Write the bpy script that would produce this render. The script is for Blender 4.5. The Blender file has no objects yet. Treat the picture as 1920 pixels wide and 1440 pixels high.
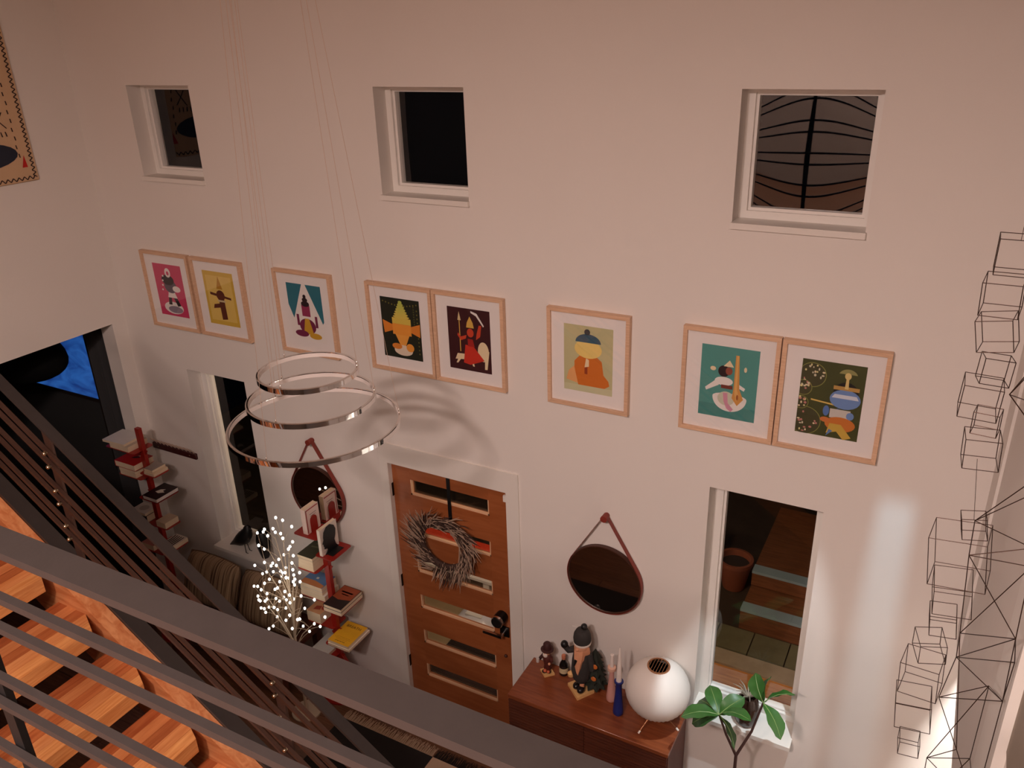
import bpy, math, random
from mathutils import Vector, Matrix
sc = bpy.context.scene
C = sc.collection
random.seed(7)

# ------------------------------------------------------------------ camera
def make_camera():
    cx, cy, cz = 2.671116, -3.854763, 4.728957
    yaw, pitch, roll, f = math.radians(-29.170748), math.radians(-23.579366), math.radians(-1.882815), 1544.46
    fw = Vector((math.sin(yaw)*math.cos(pitch), math.cos(yaw)*math.cos(pitch), math.sin(pitch)))
    rt = Vector((math.cos(yaw), -math.sin(yaw), 0)); up = rt.cross(fw)
    r2 = math.cos(roll)*rt + math.sin(roll)*up
    u2 = -math.sin(roll)*rt + math.cos(roll)*up
    cd = bpy.data.cameras.new('camera'); cd.sensor_width = 36; cd.lens = f/1920*36; cd.clip_start = .05
    co = bpy.data.objects.new('camera', cd); C.objects.link(co)
    m = Matrix((r2, u2, -fw)).transposed().to_4x4(); m.translation = (cx, cy, cz)
    co.matrix_world = m; sc.camera = co
make_camera()

# ------------------------------------------------------------------ world, lights, exposure
W = bpy.data.worlds.new('night'); sc.world = W; W.use_nodes = True
W.node_tree.nodes['Background'].inputs[0].default_value = (.010, .012, .018, 1)
W.node_tree.nodes['Background'].inputs[1].default_value = .04
vs = sc.view_settings
vs.view_transform = 'Standard'; vs.look = 'None'; vs.gamma = 1; vs.use_curve_mapping = False
vs.exposure = 0.0
WARM = (1, .79, .73)
COOL = (.84, .93, 1)
LAMPS = [  # ceiling lamps of the upper floor: location, power, radius
((1.3, -5.3, 5.7), 250, .26), ((2.2, -4.8, 5.7), 66, .26)]

# ------------------------------------------------------------------ helpers
def s2l(c):
    r = []
    for x in c:
        x /= 255.0
        r.append(x/12.92 if x <= .04045 else ((x+.055)/1.055)**2.4)
    return tuple(r)
MATS = {}
def _base(name):
    m = bpy.data.materials.new(name); m.use_nodes = True
    nt = m.node_tree; b = nt.nodes['Principled BSDF']
    return m, nt, b
def pm(name, col, rough=.6, metal=0, var=.06, scale=9, bump=0, bscale=120, emit=0, rnd=0, spec=None, coat=0):
    """plain procedural material: colour broken up by noise, optional fine relief"""
    if name in MATS: return MATS[name]
    m, nt, b = _base(name); L = nt.links.new; N = nt.nodes.new
    c = s2l(col)
    tc = N('ShaderNodeTexCoord'); no = N('ShaderNodeTexNoise'); no.inputs['Scale'].default_value = scale; no.inputs['Detail'].default_value = 3
    L(tc.outputs['Object'], no.inputs['Vector'])
    mx = N('ShaderNodeMix'); mx.data_type = 'RGBA'
    mx.inputs['A'].default_value = (*[x*(1-var) for x in c], 1); mx.inputs['B'].default_value = (*[min(1, x*(1+var)) for x in c], 1)
    L(no.outputs['Fac'], mx.inputs['Factor'])
    out = mx.outputs['Result']
    if rnd:
        oi = N('ShaderNodeObjectInfo'); hs = N('ShaderNodeHueSaturation')
        mr = N('ShaderNodeMapRange'); mr.inputs['To Min'].default_value = 1-rnd; mr.inputs['To Max'].default_value = 1+rnd
        L(oi.outputs['Random'], mr.inputs['Value']); L(mr.outputs['Result'], hs.inputs['Value']); L(out, hs.inputs['Color']); out = hs.outputs['Color']
    L(out, b.inputs['Base Color'])
    b.inputs['Roughness'].default_value = rough; b.inputs['Metallic'].default_value = metal
    if spec is not None: b.inputs['Specular IOR Level'].default_value = spec
    if coat: b.inputs['Coat Weight'].default_value = coat; b.inputs['Coat Roughness'].default_value = .15
    if bump:
        n2 = N('ShaderNodeTexNoise'); n2.inputs['Scale'].default_value = bscale; n2.inputs['Detail'].default_value = 4
        L(tc.outputs['Object'], n2.inputs['Vector'])
        bp = N('ShaderNodeBump'); bp.inputs['Strength'].default_value = bump; bp.inputs['Distance'].default_value = .004
        L(n2.outputs['Fac'], bp.inputs['Height']); L(bp.outputs['Normal'], b.inputs['Normal'])
    if emit:
        b.inputs['Emission Color'].default_value = (*c, 1); b.inputs['Emission Strength'].default_value = emit
    MATS[name] = m; return m
def wood(name, c1, c2, axis='X', scale=6, rough=.45, rnd=.12, coat=0, stretch=14):
    if name in MATS: return MATS[name]
    m, nt, b = _base(name); L = nt.links.new; N = nt.nodes.new
    tc = N('ShaderNodeTexCoord'); oi = N('ShaderNodeObjectInfo'); ad = N('ShaderNodeVectorMath'); ad.operation = 'ADD'
    cm = N('ShaderNodeCombineXYZ'); ml = N('ShaderNodeMath'); ml.operation = 'MULTIPLY'; ml.inputs[1].default_value = 37
    L(oi.outputs['Random'], ml.inputs[0])
    for i in range(3): L(ml.outputs[0], cm.inputs[i])
    L(tc.outputs['Object'], ad.inputs[0]); L(cm.outputs[0], ad.inputs[1])
    mp = N('ShaderNodeMapping'); s = [stretch]*3; s['XYZ'.index(axis)] = 1.0
    mp.inputs['Scale'].default_value = s; L(ad.outputs[0], mp.inputs['Vector'])
    no = N('ShaderNodeTexNoise'); no.inputs['Scale'].default_value = scale; no.inputs['Detail'].default_value = 6; no.inputs['Distortion'].default_value = .8
    L(mp.outputs[0], no.inputs['Vector'])
    cr = N('ShaderNodeValToRGB'); cr.color_ramp.elements[0].position = .35; cr.color_ramp.elements[1].position = .68
    cr.color_ramp.elements[0].color = (*s2l(c1), 1); cr.color_ramp.elements[1].color = (*s2l(c2), 1)
    L(no.outputs['Fac'], cr.inputs['Fac'])
    hs = N('ShaderNodeHueSaturation'); mr = N('ShaderNodeMapRange'); mr.inputs['To Min'].default_value = 1-rnd; mr.inputs['To Max'].default_value = 1+rnd
    L(oi.outputs['Random'], mr.inputs['Value']); L(mr.outputs['Result'], hs.inputs['Value']); L(cr.outputs['Color'], hs.inputs['Color'])
    L(hs.outputs['Color'], b.inputs['Base Color']); b.inputs['Roughness'].default_value = rough
    if coat: b.inputs['Coat Weight'].default_value = coat; b.inputs['Coat Roughness'].default_value = .12
    bp = N('ShaderNodeBump'); bp.inputs['Strength'].default_value = .12; bp.inputs['Distance'].default_value = .002
    L(no.outputs['Fac'], bp.inputs['Height']); L(bp.outputs['Normal'], b.inputs['Normal'])
    MATS[name] = m; return m
def glassmat(name, tint=(255, 255, 255), refl=1.0):
    """thin pane: clear, with a mirror-like surface reflection"""
    if name in MATS: return MATS[name]
    m = bpy.data.materials.new(name); m.use_nodes = True; nt = m.node_tree; nt.nodes.clear(); N = nt.nodes.new; L = nt.links.new
    o = N('ShaderNodeOutputMaterial'); mx = N('ShaderNodeMixShader'); tr = N('ShaderNodeBsdfTransparent'); gl = N('ShaderNodeBsdfGlossy')
    lw = N('ShaderNodeLayerWeight'); lw.inputs['Blend'].default_value = .5
    pw = N('ShaderNodeMath'); pw.operation = 'POWER'; pw.inputs[1].default_value = 5; L(lw.outputs['Facing'], pw.inputs[0])
    fr = N('ShaderNodeMath'); fr.operation = 'MULTIPLY_ADD'; fr.inputs[1].default_value = .92; fr.inputs[2].default_value = .08; L(pw.outputs[0], fr.inputs[0])
    mu = N('ShaderNodeMath'); mu.operation = 'MULTIPLY'; mu.inputs[1].default_value = refl
    tr.inputs[0].default_value = (*s2l(tint), 1); gl.inputs['Roughness'].default_value = .01
    L(fr.outputs[0], mu.inputs[0]); L(mu.outputs[0], mx.inputs[0]); L(tr.outputs[0], mx.inputs[1]); L(gl.outputs[0], mx.inputs[2]); L(mx.outputs[0], o.inputs[0])
    MATS[name] = m; return m

class MB:
    """collects boxes, bars, tubes, lathes and prisms in world coordinates, then becomes ONE mesh"""
    def __init__(s, o=(0, 0, 0)): s.v = []; s.f = []; s.mi = []; s.sm = []; s.o = Vector(o); s.k = 0; s.smooth = False
    def add(s, vs, fs, sm=None):
        n = len(s.v); s.v += [tuple(Vector(v)-s.o) for v in vs]
        for f in fs: s.f.append(tuple(i+n for i in f)); s.mi.append(s.k); s.sm.append(s.smooth if sm is None else sm)
        return s
    def box(s, x0, x1, y0, y1, z0, z1, b=0):
        if b:
            return s.rbox(x0, x1, y0, y1, z0, z1, b)
        vs = [(x, y, z) for z in (z0, z1) for y in (y0, y1) for x in (x0, x1)]
        return s.add(vs, [(0, 2, 3, 1), (4, 5, 7, 6), (0, 1, 5, 4), (2, 6, 7, 3), (0, 4, 6, 2), (1, 3, 7, 5)], False)
    def rbox(s, x0, x1, y0, y1, z0, z1, b):
        import bmesh
        bm = bmesh.new(); bmesh.ops.create_cube(bm, size=1)
        for v in bm.verts: v.co = Vector(((x0+x1)/2+v.co.x*(x1-x0), (y0+y1)/2+v.co.y*(y1-y0), (z0+z1)/2+v.co.z*(z1-z0)))
        bmesh.ops.bevel(bm, geom=bm.edges[:], offset=b, segments=1, affect='EDGES')
        bm.verts.index_update(); vs = [v.co.copy() for v in bm.verts]; fs = [[v.index for v in f.verts] for f in bm.faces]; bm.free()
        return s.add(vs, fs, False)
    def bar(s, p, q, w, h, side=None):
        """box along p->q; w across (horizontal), h in the third direction"""
        p, q = Vector(p), Vector(q); d = (q-p).normalized()
        sd = Vector(side).normalized() if side else d.cross(Vector((0, 0, 1)))
        if sd.length < 1e-4: sd = Vector((1, 0, 0))
        sd.normalize(); u = sd.cross(d).normalized()
        vs = [e+sd*(a*w/2)+u*(c*h/2) for e in (p, q) for c in (-1, 1) for a in (-1, 1)]
        return s.add(vs, [(0, 2, 3, 1), (4, 5, 7, 6), (0, 1, 5, 4), (2, 6, 7, 3), (0, 4, 6, 2), (1, 3, 7, 5)], False)
    def tube(s, pts, r, n=8, cap=True):
        pts = [Vector(p) for p in pts]; m = len(pts); rs = r if isinstance(r, (list, tuple)) else [r]*m
        t0 = (pts[1]-pts[0]).normalized(); a = t0.orthogonal().normalized(); vs = []
        for i, p in enumerate(pts):
            t = ((pts[min(i+1, m-1)]-pts[max(i-1, 0)])).normalized()
            a = (a-t*a.dot(t)).normalized(); b = t.cross(a)
            vs += [p+(a*math.cos(2*math.pi*k/n)+b*math.sin(2*math.pi*k/n))*rs[i] for k in range(n)]
        fs = [(i*n+k, i*n+(k+1) % n, (i+1)*n+(k+1) % n, (i+1)*n+k) for i in range(m-1) for k in range(n)]
        if cap: fs += [tuple(range(n-1, -1, -1)), tuple((m-1)*n+k for k in range(n))]
        return s.add(vs, fs, n > 5)
    def lathe(s, prof, c=(0, 0, 0), n=24, axis='Z', sx=1, sy=1, cap=True):
        c = Vector(c); vs = []
        for r, h in prof:
            for k in range(n):
                a = 2*math.pi*k/n; x, y = r*math.cos(a)*sx, r*math.sin(a)*sy
                v = {'Z': (x, y, h), 'Y': (x, h, y), 'X': (h, x, y)}[axis]; vs.append(c+Vector(v))
        m = len(prof); fs = [(i*n+k, i*n+(k+1) % n, (i+1)*n+(k+1) % n, (i+1)*n+k) for i in range(m-1) for k in range(n)]
        ring = prof[0] == prof[-1]
        if prof[0][0] > 1e-6 and not ring and cap: fs.append(tuple(range(n-1, -1, -1)))
        if prof[-1][0] > 1e-6 and not ring and cap: fs.append(tuple((m-1)*n+k for k in range(n)))
        return s.add(vs, fs, True)
    def ball(s, c, r, n=14, m=8, sx=1, sy=1, sz=1):
        prof = [(max(1e-5, math.sin(math.pi*i/m))*r, -math.cos(math.pi*i/m)*r*sz) for i in range(m+1)]
        prof[0] = (1e-6, prof[0][1]); prof[-1] = (1e-6, prof[-1][1])
        return s.lathe(prof, c, n, 'Z', sx, sy)
    def prism(s, pts, d0, d1, plane='XZ'):
        """polygon pts extruded between d0 and d1 along the remaining axis"""
        def mk(p, d): return {'XZ': (p[0], d, p[1]), 'XY': (p[0], p[1], d), 'YZ': (d, p[0], p[1])}[plane]
        n = len(pts); vs = [mk(p, d0) for p in pts]+[mk(p, d1) for p in pts]
        fs = [tuple(range(n)), tuple(range(2*n-1, n-1, -1))]+[(i, i+n, (i+1) % n+n, (i+1) % n) for i in range(n)]
        return s.add(vs, fs, False)
    def mesh(s, name, mats):
        me = bpy.data.meshes.new(name); me.from_pydata(s.v, [], s.f); me.update()
        import bmesh
        bm = bmesh.new(); bm.from_mesh(me); bmesh.ops.recalc_face_normals(bm, faces=bm.faces); bm.to_mesh(me); bm.free()
        for m in (mats if isinstance(mats, (list, tuple)) else [mats]): me.materials.append(m)
        me.polygons.foreach_set('material_index', s.mi); me.polygons.foreach_set('use_smooth', s.sm); me.update()
        me.set_sharp_from_angle(angle=math.radians(42))
        return me
    def build(s, name, mats, parent=None, label=None, kind=None):
        o = bpy.data.objects.new(name, s.mesh(name, mats)); C.objects.link(o)
        if parent is not None: o.parent = parent
        else: o.location = s.o
        if label: o['label'] = label
        if kind: o['kind'] = kind
        return o
def tag(o, label, cat, group=None):
    o['label'] = label; o['category'] = cat
    if group: o['group'] = group
    return o
def thing(name, label, cat, loc=(0, 0, 0), group=None):
    o = bpy.data.objects.new(name, None); C.objects.link(o); o.location = loc; o.empty_display_size = .05
    return tag(o, label, cat, group)
def inst(name, me, parent, loc=(0, 0, 0), rot=(0, 0, 0)):
    o = bpy.data.objects.new(name, me); C.objects.link(o); o.parent = parent; o.location = loc; o.rotation_euler = rot
    return o
def struct(o): o['kind'] = 'structure'; return o
def ell(cx, cy, rx, ry, n=20, a0=0, a1=360):
    full = abs(a1-a0) >= 360
    k = n if full else n+1
    return [(cx+rx*math.cos(math.radians(a0+(a1-a0)*i/n)), cy+ry*math.sin(math.radians(a0+(a1-a0)*i/n))) for i in range(k)]

# ------------------------------------------------------------------ materials
m_wall = pm('wall_paint', (226, 219, 212), .75, var=.02, scale=2, bump=.12, bscale=260)
m_trim = pm('trim_paint', (228, 222, 214), .45, var=.02)
m_vinyl = pm('window_vinyl', (232, 228, 222), .35, var=.02)
m_unlit = pm('painted_shade', (44, 43, 43), .8)  # dark colour stands in for the shade of the unlit rooms
m_curt = pm('curtain_cloth', (52, 51, 52), .9, bump=.3)
m_ceil = pm('ceiling_paint', (228, 222, 214), .8)
m_floor = wood('dark_floor_wood', (104, 68, 48), (128, 88, 62), 'X', 5, .4)
m_tread = wood('fir_tread', (184, 108, 62), (224, 156, 104), 'Y', 5, .32, .22, .25)
m_treads = [wood('fir_tread_%d' % i, a, b, 'Y', 5, .32, .10, .25) for i, (a, b) in enumerate([((206, 130, 70), (232, 166, 104)), ((200, 122, 68), (222, 152, 96)), ((160, 84, 46), (186, 110, 64)), ((192, 116, 68), (212, 138, 86)), ((150, 74, 40), (176, 98, 56))])]
m_string = wood('fir_stringer', (190, 112, 66), (220, 152, 102), 'X', 4, .3, .05, .25, 9)
m_steel = pm('rail_steel', (60, 54, 52), .45, .4, var=.12, scale=30, bump=.05)
m_rod = pm('rail_rod', (84, 60, 50), .45, .5, var=.12, scale=30)
m_dsteel = pm('dark_post_steel', (24, 21, 21), .5, .3)
m_bolt = pm('bolt_metal', (205, 190, 165), .25, 1)
m_door = wood('fir_door', (146, 80, 42), (160, 92, 52), 'X', 3, .4, .03, .1, 8)
m_doorlip = pm('door_lip', (222, 178, 140), .45)
m_frame = wood('maple_frame', (206, 166, 134), (222, 184, 152), 'X', 8, .45, .05)
m_mat = pm('mat_board', (240, 234, 230), .8, var=.01)
m_glass = glassmat('pane_glass', refl=1.0)
m_pglass = glassmat('picture_glass', refl=.55)
m_black = pm('black_paint', (16, 15, 16), .45)
m_blackm = pm('black_metal', (22, 20, 20), .3, .6)
m_chrome = pm('chrome', (235, 232, 230), .06, 1, var=.01)
m_diff = pm('diffuser', (225, 216, 210), .5)
m_wire = pm('wire', (66, 46, 36), .4, .7)
m_cable = pm('cable', (226, 200, 180), .35, .7)
m_red = pm('red_steel', (150, 30, 20), .4, 0, var=.05)
m_leather = pm('oxblood_leather', (128, 48, 36), .55, bump=.1)
m_rim = pm('walnut_rim', (70, 38, 26), .5)
m_mirror = pm('mirror_silver', (224, 218, 212), .02, 1, var=.0)
m_page = pm('book_pages', (226, 204, 174), .8, var=.06, scale=60)
m_walnut = wood('walnut_sideboard', (122, 60, 32), (146, 78, 44), 'X', 4, .35, .04, .25, 10)
m_slat = wood('walnut_slats', (78, 36, 24), (98, 50, 32), 'X', 5, .5, .06)
m_brass = pm('brass_rod', (190, 140, 105), .3, .9)
def bc(name, col, **k): return pm('cover_'+name, col, .5, **k)

# ------------------------------------------------------------------ room shell
WT = .22  # outer wall thickness
UW = [(-2.325, -1.741), (-.297, .287), (1.727, 2.311)]; UZ = (3.847, 4.438)
LW = [(-2.295, -1.70), (1.718, 2.302)]; LZ = (.87, 2.415)
DX = (-.459, .455); DZ = (0, 2.05)
def panel_wall(name, xa, xb, za, zb, holes, mat, y0, y1):
    xs = sorted({xa, xb, *[h[0] for h in holes], *[h[1] for h in holes]}); zs = sorted({za, zb, *[h[2] for h in holes], *[h[3] for h in holes]})
    mb = MB(((xa+xb)/2, y0, za))
    for i in range(len(xs)-1):
        run = None
        for j in range(len(zs)-1):
            cx, cz = (xs[i]+xs[i+1])/2, (zs[j]+zs[j+1])/2
            solid = not any(h[0] < cx < h[1] and h[2] < cz < h[3] for h in holes)
            if solid: run = (run[0], zs[j+1]) if run else (zs[j], zs[j+1])
            if (not solid or j == len(zs)-2) and run: mb.box(xs[i], xs[i+1], y0, y1, run[0], run[1]); run = None
    return struct(mb.build(name, mat))
holes = [(a, b, *UZ) for a, b in UW]+[(a, b, *LZ) for a, b in LW]+[(*DX, *DZ)]
panel_wall('wall_back', -3.03, 4.3, 0, 5.8, holes, m_wall, 0, WT)
panel_wall('wall_den_back', -6.2, -3.03, 0, 2.73, [], m_unlit, 0, WT)
# left wall: bulkhead over the den opening and its short return beside the back wall
mb = MB((-2.955, -1.5, 2.73)); mb.box(-3.03, -2.88, -6.4, 0, 2.73, 5.8); struct(mb.build('wall_left', m_wall))
mb = MB((-2.955, -.06, 0)); mb.box(-3.03, -2.88, -.12, 0, 0, 2.73); struct(mb.build('wall_left_return', m_wall))
mb = MB((-2.955, -4.8, 0)); mb.box(-3.03, -2.88, -6.4, -3.3, 0, 2.73); struct(mb.build('wall_left_stair', m_unlit))
mb = MB((-2.878, -4.6, 2.995)); mb.box(-2.88, -2.872, -5.9, -3.3, 2.995, 5.2); struct(mb.build('wall_left_added_panel', m_unlit))  # added unseen dark panel, darkens the window reflection and the bounce
mb = MB((-6.2, -1.5, 0)); mb.box(-6.3, -6.2, -3.4, WT, 0, 2.75); struct(mb.build('wall_den_left', m_unlit))
mb = MB((-4.6, -3.3, 0)); mb.box(-6.2, -3.03, -3.4, -3.3, 0, 2.75); struct(mb.build('wall_den_front', m_unlit))
mb = MB((-4.6, -1.5, 2.75)); mb.box(-6.2, -3.03, -3.4, 0, 2.732, 2.9); struct(mb.build('ceiling_den', m_unlit))
# right wall with a doorway against the back wall and a shallow pier
mb = MB((3.07, -1.5, 0))
mb.box(3.0, 3.14, -6.4, -.97, 0, 5.8); mb.box(3.0, 3.14, -.97, 0, 1.95, 5.8)
struct(mb.build('wall_right', m_wall))
mb = MB((2.985, -1.8, 0)); mb.box(2.972, 3.0, -1.92, -1.64, 0, 5.8); struct(mb.build('trim_1', m_trim))
mb = MB((3.0, -.15, 1.95)); mb.box(2.988, 3.0, -.26, 0, 1.95, 5.8); struct(mb.build('trim_2', m_wall))
mb = MB((2.998, -4, 2.995)); mb.box(2.996, 3.0, -6.4, -1.92, 2.995, 5.8); struct(mb.build('wall_right_gallery', pm('greige_tone', (150, 138, 124), .8)))  # thin panel over the right wall, darker and greyer than the rest
mb = MB((4.3, -1, 0)); mb.box(4.3, 4.4, -2.6, WT, 0, 2.6); struct(mb.build('wall_closet_right', m_wall))
mb = MB((3.7, -2.5, 0)); mb.box(3.14, 4.3, -2.6, -2.5, 0, 2.6); struct(mb.build('wall_closet_front', m_wall))
mb = MB((3.7, -1, 2.6)); mb.box(3.14, 4.4, -2.6, 0, 2.6, 2.7); struct(mb.build('ceiling_closet', m_ceil))
mb = MB((0, -6.4, 0)); mb.box(-3.03, 3.14, -6.5, -6.4, 0, 5.8); struct(mb.build('wall_front', pm('brown_plaster', (166, 150, 138), .8)))
mb = MB((0, -3, 5.8)); mb.box(-3.03, 3.14, -6.5, WT, 5.8, 5.9); struct(mb.build('ceiling', m_ceil))
fl = MB((0, -3, -.1)).box(-6.3, 4.4, -6.5, WT, -.1, -.012).build('floor', m_floor); struct(fl)
plk = MB().box(0, 1.95, 0, .117, -.012, 0).mesh('floor_plank', m_floor)
for r in range(19):
    for c in range(4):
        o = inst('plank', plk, fl, (-3.0+c*1.955-.6*(r % 3), 3-.12-.12*r, .1))
mb = MB((0, -5, 2.8)); mb.box(-2.88, 3.0, -6.4, -3.34, 2.79, 2.995); struct(mb.build('floor_gallery', m_floor))
mb = MB((-2, -2.7, 2.8)); mb.box(-2.88, -1.035, -3.34, -2.18, 2.79, 2.995); struct(mb.build('floor_landing', m_floor))

# windows
def window(n, xa, xb, za, zb, fw, yg, sill_out, bow=0):
    w = thing('window_%d' % n, 'x', 'window', ((xa+xb)/2, 0, za)); w['kind'] = 'structure'; del w['label']; del w['category']
    mb = MB(w.location); y0, y1 = yg-.03, yg+.05
    mb.box(xa, xa+fw, y0, y1, za, zb).box(xb-fw*.6, xb, y0, y1, za, zb).box(xa+fw, xb-fw*.6, y0, y1, zb-fw*.55, zb).box(xa+fw, xb-fw*.6, y0, y1, za, za+fw)
    mb.build('window_frame', m_vinyl, w)
    mb = MB(w.location)   # inner sash, a step back
    a, b, c, d = xa+fw, xb-fw*.6, za+fw, zb-fw*.55; t = .014
    mb.box(a, a+t, yg-.012, yg+.03, c, d).box(b-t, b, yg-.012, yg+.03, c, d).box(a+t, b-t, yg-.012, yg+.03, d-t, d).box(a+t, b-t, yg-.012, yg+.03, c, c+t)
    mb.build('sash', m_vinyl, w)
    mb = MB(w.location); N = 28; vs = []
    for j in range(N+1):
        for i in range(N+1):
            u, v = i/N, j/N; bulge = bow*(1-(2*u-1)**2)*(1-(2*v-1)**2)
            vs.append((a+(b-a)*u, yg+.01-bulge, c+(d-c)*v))
    mb.smooth = True
    mb.add(vs, [(j*(N+1)+i, j*(N+1)+i+1, (j+1)*(N+1)+i+1, (j+1)*(N+1)+i) for j in range(N) for i in range(N)])
    mb.build('pane', m_glass, w)
    mb = MB(w.location); mb.box(xa-.004, xb+.004, -sill_out, yg-.03, za-.026, za+.003); mb.build('window_sill', m_trim, w)
    return w
for i, (a, b) in enumerate(UW): window(i+1, a, b, *UZ, .038, .14, .02, -.0032)
for i, (a, b) in enumerate(LW): window(i+4, a, b, *LZ, .05, .15, .078)

# front door
DO = Vector((0, .05, 0))
door = thing('door_1', 'x', 'door', DO); door['kind'] = 'structure'; del door['label']; del door['category']
slots = [(1.936-.317*i-.12, 1.936-.317*i) for i in range(6)]
SX = (-.312, .302); Y0, Y1 = .03, .075
for a, b in ((DX[0]+.0035, SX[0]), (SX[1], DX[1]-.0035)): MB(DO).box(a, b, Y0, Y1, .01, DZ[1]-.004).build('stile', m_door, door)
zc = DZ[1]-.004
for lo, hi in slots+[(.01, .01)]:
    MB(DO).box(SX[0], SX[1], Y0, Y1, hi, zc).build('rail', m_door, door); zc = lo
for lo, hi in slots:
    p = MB(DO).box(SX[0], SX[1], .052, .058, lo, hi).build('pane', m_glass, door)
    MB(DO).box(SX[0], SX[1], .034, .052, lo, lo+.012).box(SX[0], SX[0]+.01, .034, .052, lo, hi).box(SX[1]-.01, SX[1], .034, .052, lo, hi).build('glazing_stop', m_doorlip, p)
for z in (1.78, 1.02, .28):
    MB(DO).box(DX[0]-.012, DX[0]+.006, .012, .034, z, z+.1).build('hinge', m_blackm, door)
lk = MB(DO); lk.lathe([(.044, .03), (.046, .0), (.044, -.035)], (.37, 0, 1.04), 24, 'Y'); lk = lk.build('lock_knob', m_blackm, door)
MB(DO).lathe([(.0445, -.036), (.0445, -.052), (.04, -.056)], (.37, 0, 1.04), 24, 'Y').build('lock_ring', m_chrome, lk)
MB(DO).lathe([(.040, -.056), (.038, -.06), (.001, -.061)], (.37, 0, 1.04), 24, 'Y').build('lock_face', m_black, lk)
lv = MB(DO).box(.35, .42, .02, .03, .875, .955).build('lever_plate', m_blackm, door)
MB(DO).tube([(.385, .02, .915), (.385, -.035, .915)], .012, 10).box(.25, .395, -.045, -.03, .904, .926).build('lever', m_chrome, lv)
MB(DO).ball((.388, .02, .705), .012).build('peg_knob', m_rim, door)
MB(DO).box(.418, .442, .015, .03, 1.965, 2.01).build('contact_sensor', m_trim, door)
MB(DO).box(DX[0], DX[1], .0, .1, -.012, .01).build('threshold', m_blackm, door)
# flat casing round the door
tr = struct(MB((0, 0, 0)).box(-.522, .543, -.012, 0, 2.052, 2.2).build('trim_3', m_trim))
MB((0, 0, 0)).box(-.522, -.462, -.012, 0, 0, 2.052).build('casing_leg', m_trim, tr)
MB((0, 0, 0)).box(.458, .543, -.012, 0, 0, 2.052).build('casing_leg', m_trim, tr)
MB((0, 0, 0)).box(-.4615, -.4565, -.011, .1, 0, 2.0495).box(.4525, .4575, -.011, .1, 0, 2.0495).build('stop', m_trim, tr)

# ------------------------------------------------------------------ lamps that light the place
for i, (p, pw, r) in enumerate(LAMPS):
    t = thing('ceiling_lamp', ['round ceiling lamp over the middle of the gallery', 'round ceiling lamp over the right end of the gallery'][i], 'ceiling lamp', p)
    MB(p).lathe([(r+.03, .1), (r+.03, 0), (r, 0), (r, .03)], p, 24).build('housing', m_trim, t)
    MB(p).lathe([(r, .02), (.001, .018)], p, 24).build('lens', pm('lamp_lens', (255, 226, 196), .5, emit=6), t)
    ld = bpy.data.lights.new('lamp', 'AREA'); ld.shape = 'DISK'; ld.size = r*2; ld.energy = pw; ld.color = WARM; ld.spread = math.radians(173)
    lo = bpy.data.objects.new('lamp_light', ld); C.objects.link(lo); lo.parent = t; lo.location = (0, 0, -.02)
def spot(name, label, p, aim, energy, ang, blend, size, color, slit=None):
    p, aim = Vector(p), Vector(aim); t = thing(name, label, 'spotlight', p); d = (aim-p).normalized(); q = d.to_track_quat('-Z', 'Y')
    R = q.to_matrix().to_4x4(); R.translation = p
    def place(mb): mb.v = [tuple((R.to_3x3() @ Vector(v))) for v in mb.v]; return mb
    place(MB().lathe([(.001, .1), (.05, .1), (.055, .08), (.055, -.03), (.05, -.03), (.05, .07), (.001, .07)], n=20)).build('head', m_black, t)
    MB(p).tube([p-d*.1, (p.x, p.y, 5.8)], .008).build('stem', m_black, t)
    if slit:
        w, h = slit; z = -.25
        m = MB(); m.box(w/2, .2, -.2, .2, z-.002, z).box(-.2, -w/2, -.2, .2, z-.002, z).box(-w/2, w/2, h/2, .2, z-.002, z).box(-w/2, w/2, -.2, -h/2, z-.002, z)
        m.box(.2, .202, -.2, .2, z, .02).box(-.202, -.2, -.2, .2, z, .02).box(-.2, .2, .2, .202, z, .02).box(-.2, .2, -.202, -.2, z, .02)
        place(m).build('shutter', m_black, t)
    ld = bpy.data.lights.new(name, 'SPOT'); ld.energy = energy; ld.spot_size = math.radians(ang); ld.spot_blend = blend; ld.shadow_soft_size = size; ld.color = color
    lo = bpy.data.objects.new('spot_light', ld); C.objects.link(lo); lo.parent = t; lo.rotation_euler = q.to_euler(); lo.location = d*.0
    return t
spot('ceiling_spotlight', 'black ceiling spotlight near the right corner', (2.78, -.95, 5.35), (1.97, -.12, .88), 560, 13.5, .35, .02, (.8, .93, 1))
spot('added_strip_spotlight', 'added black spotlight with slit shutter that throws the wall light strip', (2.7, -1.9, 5.45), (2.625, 0, 1.70), 280, 60, .2, .0035, (.52, .84, 1), (.0115, .0574))  # added lamp, its slit shapes the pale strip on the back wall
# light in the side room behind the doorway, and an added fill under the gallery
def downlight(label, p, r, pw, col, spread):
    t = thing('recessed_downlight', label, 'downlight', p)
    MB(p).lathe([(r+.02, .012), (r+.02, 0), (r, 0), (r, .012), (r+.02, .012)], p, 24).build('trim_ring', m_trim, t)
    MB(p).lathe([(r, .008), (.001, .007)], p, 24).build('lens', pm('downlight_lens', (255, 246, 236), .5, emit=4), t)
    ld = bpy.data.lights.new('downlight', 'AREA'); ld.shape = 'DISK'; ld.size = r*2; ld.energy = pw; ld.color = col; ld.spread = math.radians(spread)
    lo = bpy.data.objects.new('downlight_light', ld); C.objects.link(lo); lo.parent = t; lo.location = (0, 0, -.01)
downlight('recessed downlight in the side room behind the doorway', (3.3, -.32, 2.585), .06, 42, (1, .96, .92), 100)
downlight('added fill downlight in the ceiling under the gallery', (.9, -4.9, 2.775), .06, 7, WARM, 150)  # added lamp, brightens the floor that the mirrors reflect

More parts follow.
